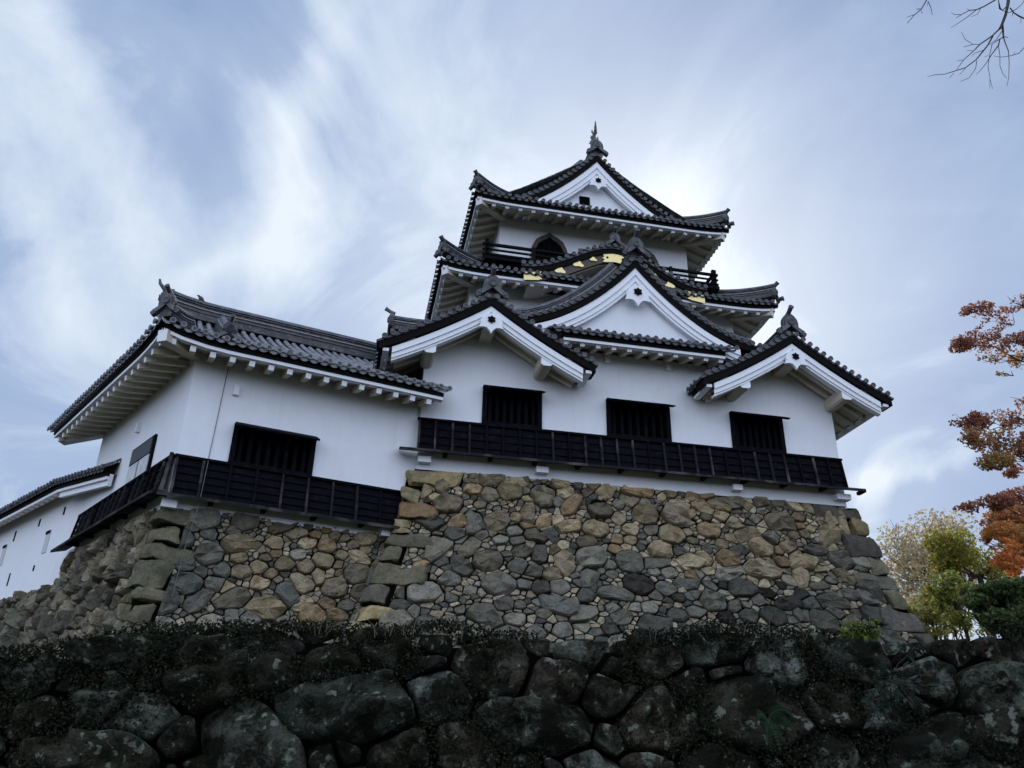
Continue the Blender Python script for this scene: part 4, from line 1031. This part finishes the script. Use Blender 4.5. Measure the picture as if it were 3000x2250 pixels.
# ---- turret base ---------------------------------------------------
tb = thing('stone_base', TP(2.5, 0, 2.2), 'lower base of rough fieldstones under the corner turret, with big grey corner stones', 'stone base')
ZTB = 5.28
def bat2(dz): return .12*dz+.012*dz*dz
mb = MB()
def mt(u, v, d): dz = ZTB-v; b_ = bat2(dz); q = C0+n1*(.03-b_-d)+X2*(u-.765*b_); q.z = v+d*.2; return q
def ms(u, v, d): dz = ZTB-v; b_ = bat2(dz); q = C0+n2*(.03-b_-d)+Y2*(u-.765*b_); q.z = v+d*.2; return q
def tcol(u, v, rr, rnd):
    if rr < .1: return SMALL if rnd.random() < .5 else rnd.choice(GREY)
    return rnd.choice(TAN) if (u > 1.6 and v > 3.1 and rnd.random() < .9) else rnd.choice(GREY)
def eT(z): b_ = bat2(ZTB-z); q = C0-n1*(b_-.03)-X2*.765*(b_-.03); q.z = z; return q
TB_A, TB_B = corner_blocks(mb, eT, X2, Y2, 2.0, ZTB, [(.135, .137, .112), (.165, .16, .13), (.125, .125, .10), ], (.40, .62), .7)
stones(mb, mt, .1, 6.6, 2.0, ZTB, [(.22, .28, 60, .86), (.14, .19, 260, .80), (.10, .13, 500, .76), (.03, .06, 1800, .80)], TAN, 21, colf=tcol, clip=lambda v, w_: (blk(TB_A, v, w_)+.02, 99), gap=.010, bulge=.38, disp=.75)
stones(mb, ms, .1, 7.0, 2.0, ZTB, [(.22, .30, 60, .9), (.14, .20, 400, .8), (.05, .09, 900, .8)], [(.17, .155, .12), (.21, .19, .14), (.14, .13, .105), (.23, .20, .145)], 22, clip=lambda v, w_: (blk(TB_B, v, w_)+.02, 99), bulge=.7, disp=.6, gap=.012)
mb.build('fieldstones', STONE, tb)
q = MB(); q.grid(lambda a, b: mt(a*6.6-.0, 2+b*(ZTB-2), -.10), 10, 8); q.grid(lambda a, b: ms(a*7.0, 2+b*(ZTB-2), -.10), 10, 8)
q.add([C0+V((0, 0, ZTB-.03)), TP(6, 0, ZTB-.03), TP(6, 7, ZTB-.03), SPt(6.9, 0, ZTB-.03)], [(0, 1, 2, 3)], 0); q.build('joint_fill', GAP, tb)
# ---- gallery base --------------------------------------------------
gb = thing('stone_base', GP(6, 0, 2.2), 'low rough fieldstone footing under the long gallery wall at far left', 'stone base')
mb = MB()
def mg(u, v, d): q = S0-gn*(.28+.15*(4.4-v)+d)+G*u; q.z = v+d*.3; return q
stones(mb, mg, -1.2, 12, 1.8, 4.46, [(.22, .30, 80, .9), (.14, .20, 600, .8), (.05, .09, 1200, .8)], [(.17, .155, .12), (.20, .18, .135), (.14, .13, .105), (.13, .13, .105)], 23, bulge=.9, disp=.5)
mb.build('fieldstones', STONE, gb)
q = MB(); q.grid(lambda a, b: mg(-1.4+a*13.6, 1.8+b*2.6, -.1), 10, 6); q.add([mg(-1.4, 4.4, -.1), mg(12.2, 4.4, -.1), GP(12.2, .2, 4.42), GP(-1.4, .2, 4.42)], [(0, 1, 2, 3)], 0); q.build('joint_fill', GAP, gb)

# ================================================================ foreground retaining wall
fgx = [-9, -2.0, -1.2, -.37, .75, 1.65, 2.45, 3.25, 3.65, 4.4, 9]
fgz = [.2, .60, .78, .83, .82, .80, .90, .87, .85, .93, 1.0]
def fgtop(x): return float(np.interp(x, fgx, fgz))
def fgY(x): return 5.40-.15*x
fg = thing('retaining_wall', (1, 5.2, -1.6), 'dark mossy retaining wall of large rounded boulders across the foreground', 'retaining wall')
mb = MB()
def mf(u, v, d):
    x = u; z = -1.6+(v+1.6)*((fgtop(x)+1.6)/2.5); y = fgY(x)+.16*(z+1.6)-.26; q = V((x, y-d, z+d*.15)); return q
FG = [(.050, .056, .045), (.075, .08, .065), (.038, .037, .028), (.095, .105, .09), (.048, .044, .034), (.028, .028, .021)]  # stone tones kept very dark, with the missing shade put into the colour
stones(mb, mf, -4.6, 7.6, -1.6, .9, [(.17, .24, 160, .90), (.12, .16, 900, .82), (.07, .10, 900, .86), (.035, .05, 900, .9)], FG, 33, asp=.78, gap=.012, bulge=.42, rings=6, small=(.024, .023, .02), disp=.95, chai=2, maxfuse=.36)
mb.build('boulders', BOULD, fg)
q = MB(); q.grid(lambda a, b: mf(-9+a*18, -1.6+b*2.45, -.13), 40, 8); q.build('joint_fill', GAP, fg)
# terrace behind the wall and ground before it
q = MB()
def terr(a, b):
    x = -60+a*120; y0 = fgY(max(-9, min(9, x)))+.30; y = y0+b*b*70
    z = fgtop(max(-9, min(9, x)))-.16+min(1, max(0, (y-y0)/11))*(2.35-.8)
    if x < -9: z -= 0
    z += .05*noise.noise(V((x*.7, y*.7, 3)))
    return V((x, y, min(z, 2.35)))
q.grid(terr, 120, 60); q.build('terrace_ground', EARTH, None, kind='structure')
q = MB(); q.grid(lambda a, b: V((-300+600*a, -300+(300+fgY(0)-.0)*b, -1.62)), 10, 10)
q.build('ground', EARTH, None, kind='structure')
q = MB(); q.grid(lambda a, b: V((-600+1200*a, -600+1800*b, -2.2)), 6, 6); q.build('far_ground', EARTH, None, kind='structure')

# ---- plants on the wall ------------------------------------------------
def leafq(mb, p, d, n, L, w, col, fold=.2):
    d = V(d).normalized(); s_ = d.cross(V(n)).normalized(); nn = s_.cross(d)
    vs = [p, p+d*L*.35+s_*w*.5+nn*fold*w, p+d*L*.75+s_*w*.32+nn*fold*w*.5, p+d*L, p+d*L*.75-s_*w*.32+nn*fold*w*.5, p+d*L*.35-s_*w*.5+nn*fold*w, p+d*L*.5]
    mb.add(vs, [(0, 1, 6), (1, 2, 6), (2, 3, 6), (3, 4, 6), (4, 5, 6), (5, 0, 6)], 0, False, col)
rnd = random.Random(77)
def rdir(): 
    while 1:
        p = V((rnd.uniform(-1, 1), rnd.uniform(-1, 1), rnd.uniform(-1, 1)))
        if .1 < p.length < 1: return p.normalized()
ivy = MB()
for _ in range(80000):
    x = rnd.uniform(-2.9, 5.6); hgt = fgtop(x); v = .95-abs(rnd.gauss(0, .60))
    dens = noise.noise(V((x*1.4, v*2.4, 1.7)))+.35*noise.noise(V((x*4, v*5, 8)))
    if dens < (-.06 if v < .88 else -.22)+.22*max(0, .55-v) or v < -.9: continue
    p = mf(x, min(v, .9), .0); p = V((p.x, p.y-.02-rnd.random()*.08, p.z+rnd.uniform(-.03, .04)+(.07*max(0, noise.noise(V((x*2.2, 3, 3)))) if v > .8 else 0)))
    d = rdir(); d.z -= .5; nn = V((0, -1, .3))+rdir()*.7
    f = rnd.uniform(.5, 1.4); c = rnd.choice([(.009, .012, .006), (.012, .014, .007), (.014, .013, .008), (.006, .008, .004), (.022, .027, .016)])
    leafq(ivy, p, d, nn, rnd.uniform(.012, .028), rnd.uniform(.010, .018), tuple(q*f for q in c))
ivy.build('creeping_ivy', IVY, None, kind='stuff', label='dark small-leaved creeper matting the top of the retaining wall', category='ivy')
# dry grass tufts on the brim
TG = MB()
def tuft(cx, n, h, cols, spread, label):
    g = TG
    for _ in range(n):
        x = cx+rnd.gauss(0, spread); p = V((x, fgY(x)+rnd.uniform(-.22, .25), fgtop(x)-.06)); a = rnd.uniform(0, 6.28); l = h*rnd.uniform(.5, 1.2); b_ = rnd.uniform(.3, 1.1)
        dx, dy = math.cos(a)*l*b_, math.sin(a)*l*b_*.6
        pts = [p, p+V((dx*.25, dy*.25, l*.45)), p+V((dx*.65, dy*.65, l*.75)), p+V((dx, dy, l*rnd.uniform(.5, .85)))]
        g.sweep(pts, [(-.002, 0), (.002, 0), (0, .002)], 0, False, scales=[1.2, 1, .8, .3]); 
        for k in range(len(g.c)-11 if len(g.c) > 11 else 0, len(g.c)): g.c[k] = rnd.choice(cols) if k == len(g.c)-11 else g.c[k-1] or cols[0]
DRY = [(.10, .09, .05), (.13, .12, .07), (.07, .065, .04)]
tuft(.35, 22, .16, DRY, .10, 'pale dry grass tuft on the wall top below the step between the two bases')
tuft(-.05, 14, .13, DRY, .09, 'short straw-coloured grass tuft left of the dry tuft under the keep corner')
tuft(.85, 14, .15, [(.06, .06, .04), (.1, .09, .05)], .15, 'thin wispy grass tuft on the wall top below the middle of the keep base')
tuft(2.6, 28, .20, [(.05, .05, .035), (.08, .075, .05)], .45, 'grey stalky dry growth in front of the right half of the keep base')
tuft(1.9, 12, .16, [(.04, .04, .03), (.07, .065, .04)], .3, 'low dull dry grass below the dark patch of the keep base')

TG.build('dry_grass', IVY, None, kind='stuff', label='wispy dry grass along the top of the retaining wall', category='grass')
def plant(name, x, dy, dz, n, rad, leaf, cols, label, cat, hang=0, mt_=LEAF):
    root = thing(name, (x, fgY(x)+dy, fgtop(x)+dz-.1), label, cat)
    st = MB(); lf = MB(); o = V((x, fgY(x)+dy, fgtop(x)+dz-.1))
    for i in range(n):
        a = rnd.uniform(0, 6.28); e = V((math.cos(a)*rad[0]*rnd.uniform(.2, 1), math.sin(a)*rad[0]*.6*rnd.uniform(.2, 1)-.03, rad[1]*rnd.uniform(.3, 1)*(1 if not hang else rnd.uniform(-1, .5))))
        pts = [o, o+e*.5+V((0, 0, .3*abs(e.z)*.5)), o+e]; st.tube(pts, .004, 4, r2=.0015)
        for k in range(rnd.randint(5, 9)):
            f = rnd.uniform(.35, 1); p = o+e*f+V((0, 0, .1*abs(e.z)))+rdir()*.02; d = rdir()+e.normalized()*.8; d.z -= .3 if hang else 0
            q_ = rnd.uniform(.7, 1.25); c = rnd.choice(cols); leafq(lf, p, d, V((0, -.6, 1))+rdir()*.5, leaf*rnd.uniform(.6, 1.2), leaf*.45*rnd.uniform(.7, 1.2), tuple(v_*q_ for v_ in c))
    st.build('stems', BARK, root); lf.build('leaves', mt_, root)
plant('leafy_shrub', 3.46, .30, .02, 60, (.17, .20), .05, [(.16, .22, .02), (.09, .14, .02), (.20, .24, .03), (.06, .09, .02)], 'bright green leafy shrub on the wall top before the right foot of the keep base', 'shrub')
plant('trailing_vine', 3.26, -.28, -.20, 15, (.30, .40), .07, [(.016, .026, .018), (.022, .034, .024), (.012, .02, .012), (.045, .055, .045)], 'trailing vine with pointed pale leaves over the boulders at lower right', 'vine', 1, IVY)
# fern
fx = 2.52; fo = V((fx, fgY(fx)-.24, .33)); fr = thing('fern', fo, 'dark green fern growing from a joint low in the right part of the retaining wall', 'fern'); lf = MB(); st = MB()
for i in range(11):
    a = R(rnd.uniform(-160, -10)) if i % 2 else R(rnd.uniform(-30, 210)); l = rnd.uniform(.11, .19); d = V((math.cos(a), -.45, math.sin(a)*.5-.25)).normalized()
    pts = [fo+d*l*k/6+V((0, 0, .06*math.sin(k/6*2)-.08*(k/6)**2)) for k in range(7)]; st.tube(pts, .003, 4, r2=.001)
    for k in range(1, 14):
        f = k/14*6; j = int(min(5, f)); p = pts[j].lerp(pts[j+1], f-j); s_ = d.cross(V((0, -1, .4))).normalized()
        for q_ in (-1, 1): leafq(lf, p, s_*q_+d*.5, V((0, -1, .6)), .05*(1-k/17), .013, (.009, .022+.008*rnd.random(), .011))
st.build('stems', BARK, fr); lf.build('fronds', IVY, fr)

# ================================================================ trees
def clump(mb, c, rad, n, size, cols, flat=1.0, hole=.0):
    c = V(c)
    for _ in range(n):
        d = rdir(); r_ = rnd.random()**.45; p = c+V((d.x*rad[0]*r_, d.y*rad[1]*r_, d.z*rad[2]*r_))
        if .5*noise.noise(p*1.1)+.8*noise.noise(p*2.9) < hole: continue
        q_ = rnd.uniform(.65, 1.3); cc = rnd.choice(cols); s_ = size*rnd.uniform(.6, 1.25); a = rdir(); a.z *= flat; b_ = rdir()
        s2 = a.cross(b_).normalized()
        vs = [p-a*s_*.5, p+s2*s_*.38, p+a*s_*.5, p-s2*s_*.38]
        mb.add(vs, [(0, 1, 2, 3)], 0, False, tuple(v_*q_ for v_ in cc))
def limb(mb, a, b, r1, r2, k=5, wob=.06):
    a, b = V(a), V(b); L = (b-a).length; pts = [a.lerp(b, i/k)+(rdir()*wob*L if 0 < i < k else V()) for i in range(k+1)]
    mb.tube(pts, r1, 6, r2=r2); return pts
def dirpt(x, y, dist):       # a point seen at displayed pixel (x,y) of a 2212-wide frame, at depth Y=dist
    X_, Y_ = x*1.35624, y*1.35624; d = fw*FPX+rt*(X_-1500)-up*(Y_-1125); return d*(dist/d.y)

# red maple, its trunk right of the frame
mt0 = thing('maple_tree', (17.5, 13.5, .8), 'red-leaved maple reaching in from the right edge in three leafy tiers', 'tree')
tk = MB(); cr = MB(); base = V((17.5, 13.5, .8)); tops = V((16.8, 13.4, 5.0)); limb(tk, base, tops, .22, .15); t2 = limb(tk, tops, (16.6, 13.2, 12.5), .15, .05)
RED = [(.42, .19, .125), (.32, .13, .09), (.50, .28, .18), (.24, .10, .07)]; ORG = [(.75, .30, .08), (.68, .36, .12), (.60, .22, .07), (.52, .18, .07)]; BRN = [(.36, .22, .08), (.44, .29, .11), (.28, .16, .07)]; OLV = [(.24, .21, .05), (.30, .26, .06), (.17, .15, .04)]
tiers = [ # (display x,y, rx px, rz px, colours, n)
 (2075, 743, 26, 18, RED, 380), (2110, 672, 34, 14, RED, 420), (2165, 690, 40, 18, RED, 480), (2195, 655, 30, 18, RED, 380), (2140, 728, 60, 16, RED, 560), (2205, 740, 40, 26, RED, 600), (2170, 765, 48, 20, BRN+ORG, 700), (2135, 770, 26, 18, BRN, 300), (2175, 800, 20, 10, BRN, 130), (2215, 775, 30, 20, BRN, 300),
 (2085, 905, 28, 14, RED, 420), (2140, 912, 50, 18, RED, 800), (2195, 900, 40, 20, RED, 600), (2105, 950, 34, 26, RED+BRN, 620), (2160, 955, 50, 30, RED+BRN, 1100), (2210, 950, 34, 36, RED, 800), (2150, 995, 34, 18, BRN, 380), (2200, 990, 30, 26, RED, 480), (2185, 1022, 14, 12, RED, 100), (2208, 860, 26, 16, RED, 200), (2225, 920, 40, 50, RED, 500),
 (2150, 1085, 34, 16, RED, 460), (2200, 1075, 40, 20, RED, 640), (2130, 1120, 30, 20, ORG+RED, 420), (2180, 1120, 46, 26, BRN+ORG, 1100), (2215, 1110, 40, 40, BRN+RED, 900), (2165, 1150, 34, 22, ORG+BRN, 560), (2165, 1195, 30, 34, ORG, 900), (2190, 1225, 24, 22, ORG, 500), (2150, 1170, 26, 18, ORG+BRN, 400), (2205, 1170, 34, 36, BRN+ORG, 900), (2095, 1095, 26, 8, RED, 120), (2225, 1200, 20, 30, ORG, 300)]
tiers += [(rnd.uniform(2260, 2900), rnd.uniform(420, 1240), rnd.uniform(40, 60), rnd.uniform(22, 36), rnd.choice((RED, RED+BRN, BRN, ORG+BRN)), 520) for _ in range(46)]
for i, (x, y, rx, rz, cols, n) in enumerate(tiers):
    D_ = 12.6+rnd.uniform(-.9, .9)+(rnd.uniform(-1.6, 1.6) if x > 2240 else 0); c = dirpt(x, y, D_); k = D_*1.45/2400*1.356
    clump(cr, c, (rx*k, rx*k*1.1, rz*k*.85), int(n*2.8), .060, cols, 1, .02)
    for _t in range(3):
        e2 = c+V((rnd.uniform(-1, .3)*rx*k, rnd.uniform(-.5, .5)*rx*k, rnd.uniform(-.7, .7)*rz*k)); limb(tk, c+V((rx*k*.6, 0, -.1)), e2, .009, .003, 4, .06)
    if i % 3 == 0 or i in (4, 14, 24):
        zt = min(12, max(3.5, c.z-.4)); q0 = V((16.7, 13.3, zt)); limb(tk, q0, c, .035, .008, 6, .035)
tk.build('trunk', BARK, mt0); cr.build('crown', LEAF, mt0)

def far_tree(x, y, dist, rx, rz, cols, n, size, label, hole, name='broadleaf_tree', blobs=9, zb=.5, thin=.09, seed_=0):
    c = dirpt(x, y, dist); k = dist*1.4/2400*1.356; root = thing(name, (c.x, c.y, zb), label, 'tree'); tk = MB(); cr = MB()
    pts = limb(tk, (c.x, c.y, zb), (c.x, c.y, c.z-.2*rz*k), thin*1.6, thin, 5, .02)
    for i in range(blobs):
        a = rnd.uniform(0, 6.28); f = rnd.uniform(.35, .85); p = c+V((math.cos(a)*rx*k*f, math.sin(a)*rx*k*f*.8, rnd.uniform(-.75, .7)*rz*k))
        st_ = pts[rnd.randint(3, 5)]; limb(tk, st_, p, thin*.5, .012, 5, .05)
        clump(cr, p, (rx*k*.42, rx*k*.4, rz*k*.34), n//blobs, size, cols, 1, hole)
        for _ in range(3): limb(tk, p, p+rdir()*rx*k*.4, .018, .006, 3, .08)
    tk.build('trunk', BARK, root); cr.build('crown', LEAF, root)
far_tree(2015, 1235, 30, 100, 110, [(.55, .46, .26), (.48, .42, .28), (.62, .46, .24), (.40, .38, .26)], 9000, .15, 'pale yellow half-bare tree beyond the right corner of the keep base', -.24, blobs=26, thin=.05)
far_tree(2010, 1325, 26, 66, 44, [(.36, .35, .12), (.44, .34, .12), (.22, .26, .08)], 6500, .12, 'low yellowish tree just right of the foot of the keep base', -.28, blobs=14, thin=.05)
far_tree(2112, 1228, 23, 84, 72, OLV+[(.30, .31, .05), (.38, .38, .07)], 9000, .11, 'dense olive and yellow tree under the red maple at right', -.3, blobs=14)
far_tree(2068, 1298, 22, 46, 56, [(.22, .27, .06), (.32, .34, .09), (.42, .38, .12), (.13, .18, .05)], 7000, .11, 'airy yellow-green tree between the pale tree and the dark evergreen', -.08, blobs=16, thin=.05)
far_tree(2170, 1312, 20, 74, 48, [(.06, .10, .04), (.04, .07, .03), (.09, .13, .05), (.17, .20, .07)], 20000, .12, 'dark green bushy evergreen low at the right behind the retaining wall', -.10, name='evergreen_tree', blobs=22)

# bare branches at the top right: a leafless tree standing right of the frame
bt = thing('bare_tree', (13.5, 7.5, -1.6), 'leafless tree whose thin black twigs hang in at the top right corner', 'tree')
tw = MB(); tk = MB()
def z8(x, y): return ((2500+.226*x)/1.35624, (.226*y)/1.35624)
def tw_line(pts, r1, r2, d0=7.2, dd=0.0, seed=0):
    P_ = [dirpt(*z8(*p), d0+dd*i/(max(1, len(pts)-1))+.04*math.sin(i*2.1+seed)) for i, p in enumerate(pts)]
    tw.tube(P_, r1*.9, 6, r2=r2*.9)
tw_line([(2030, -260), (2015, -60), (2005, 50), (1975, 190), (1930, 310), (1900, 370)], .034, .020)
tw_line([(1930, 310), (1940, 400), (1945, 480)], .020, .013)
tw_line([(1900, 370), (1800, 465), (1640, 575), (1560, 660), (1430, 775), (1340, 900)], .015, .004, 7.2, -.3)
tw_line([(1810, 465), (1740, 590), (1660, 690), (1590, 775), (1450, 880), (1330, 915), (1190, 960), (1050, 970), (960, 995)], .012, .003, 7.2, .4)
tw_line([(1930, 400), (1850, 520), (1740, 590)], .007, .004); tw_line([(1945, 480), (1860, 530), (1790, 580)], .009, .004)
tw_line([(1900, 510), (1880, 590), (1790, 710), (1730, 810), (1640, 920), (1590, 965)], .009, .003, 7.2, .3)
tw_line([(1880, 590), (1900, 720), (1900, 850), (1940, 960), (1990, 1015)], .006, .003, 7.2, -.2)
tw_line([(1800, 570), (1770, 700), (1745, 860), (1770, 1000), (1770, 1150)], .006, .003, 7.2, .2); tw_line([(1770, 1020), (1805, 1150)], .004, .003)
tw_line([(1945, 480), (1970, 560), (2010, 660), (2020, 800), (2015, 1000), (1990, 1120)], .010, .003, 7.2, -.3)
tw_line([(1945, 475), (2005, 485)], .008, .005); tw_line([(1640, 575), (1550, 575), (1450, 510), (1400, 415)], .005, .003); tw_line([(1550, 575), (1430, 610)], .005, .004); tw_line([(1550, 655), (1470, 655)], .004, .003)
tw_line([(1690, 650), (1570, 690), (1540, 730)], .005, .003); tw_line([(1430, 775), (1345, 790)], .004, .003); tw_line([(1600, 790), (1585, 890), (1500, 1010), (1390, 1055)], .006, .003); tw_line([(1450, 890), (1375, 970)], .004, .003); tw_line([(1305, 945), (1245, 1010)], .004, .003)
tw_line([(1750, 720), (1700, 735)], .004, .003); tw_line([(2330, 480), (2210, 620), (2150, 690), (2030, 725), (1920, 740), (1820, 725)], .008, .003); tw_line([(2080, 710), (2095, 675)], .004, .003)
tw_line([(1980, 90), (1935, 135), (1900, 110), (1880, 0), (1860, -90)], .008, .006); tw_line([(2030, 100), (2080, 165), (2150, 210), (2260, 260), (2400, 300)], .010, .012); tw_line([(2065, 165), (2060, 215)], .006, .004); tw_line([(2175, 225), (2170, 300)], .005, .003); tw_line([(1940, 140), (2020, 165), (2110, 120), (2190, 50), (2250, -60)], .005, .006)
tw_line([(1990, -120), (1840, 0), (1700, 80), (1600, 125), (1500, 135), (1400, 190), (1330, 235)], .014, .004, 7.3, -.2); tw_line([(1590, 130), (1480, 220), (1360, 300), (1265, 360)], .007, .003); tw_line([(1400, 188), (1310, 190), (1270, 160)], .005, .003); tw_line([(1650, 110), (1610, 185), (1530, 215)], .005, .003); tw_line([(1500, 132), (1470, 110)], .004, .003)
tw_line([(1100, -260), (1020, -90), (950, 0), (880, 120), (790, 195), (700, 300)], .013, .005, 7.4, -.2); tw_line([(870, 115), (820, 120)], .006, .005); tw_line([(790, 190), (690, 225)], .005, .003); tw_line([(970, 20), (1005, 100), (1025, 190)], .006, .004); tw_line([(880, 140), (895, 180)], .004, .003); tw_line([(970, 20), (955, 80)], .004, .003)
P1 = dirpt(*z8(2030, -260), 7.2); P2 = dirpt(*z8(1990, -120), 7.3); P3 = dirpt(*z8(1100, -260), 7.4); P4 = dirpt(*z8(2250, -60), 7.2); P5 = dirpt(*z8(2400, 300), 7.2)
fork = V((12.6, 7.6, 9.5)); tk.tube([V((13.5, 7.5, -1.6)), V((13.2, 7.6, 3)), V((12.9, 7.5, 6.5)), fork], .26, 10, r2=.13)
for p_, r_ in ((P1, .035), (P4, .012), (P5, .012)): tk.tube([fork, fork.lerp(p_, .5)+V((0, 0, .5)), p_], .07, 8, r2=r_)
top_ = V((11.6, 7.7, 13.2)); tk.tube([fork, V((12.2, 7.7, 11.5)), top_], .12, 8, r2=.06)
for p_, r_ in ((P2, .014), (P3, .013)): tk.tube([top_, top_.lerp(p_, .5)+V((0, 0, .4)), p_], .05, 8, r2=r_)
tk.build('trunk', BARK, bt); tw.build('twigs', BARK, bt)
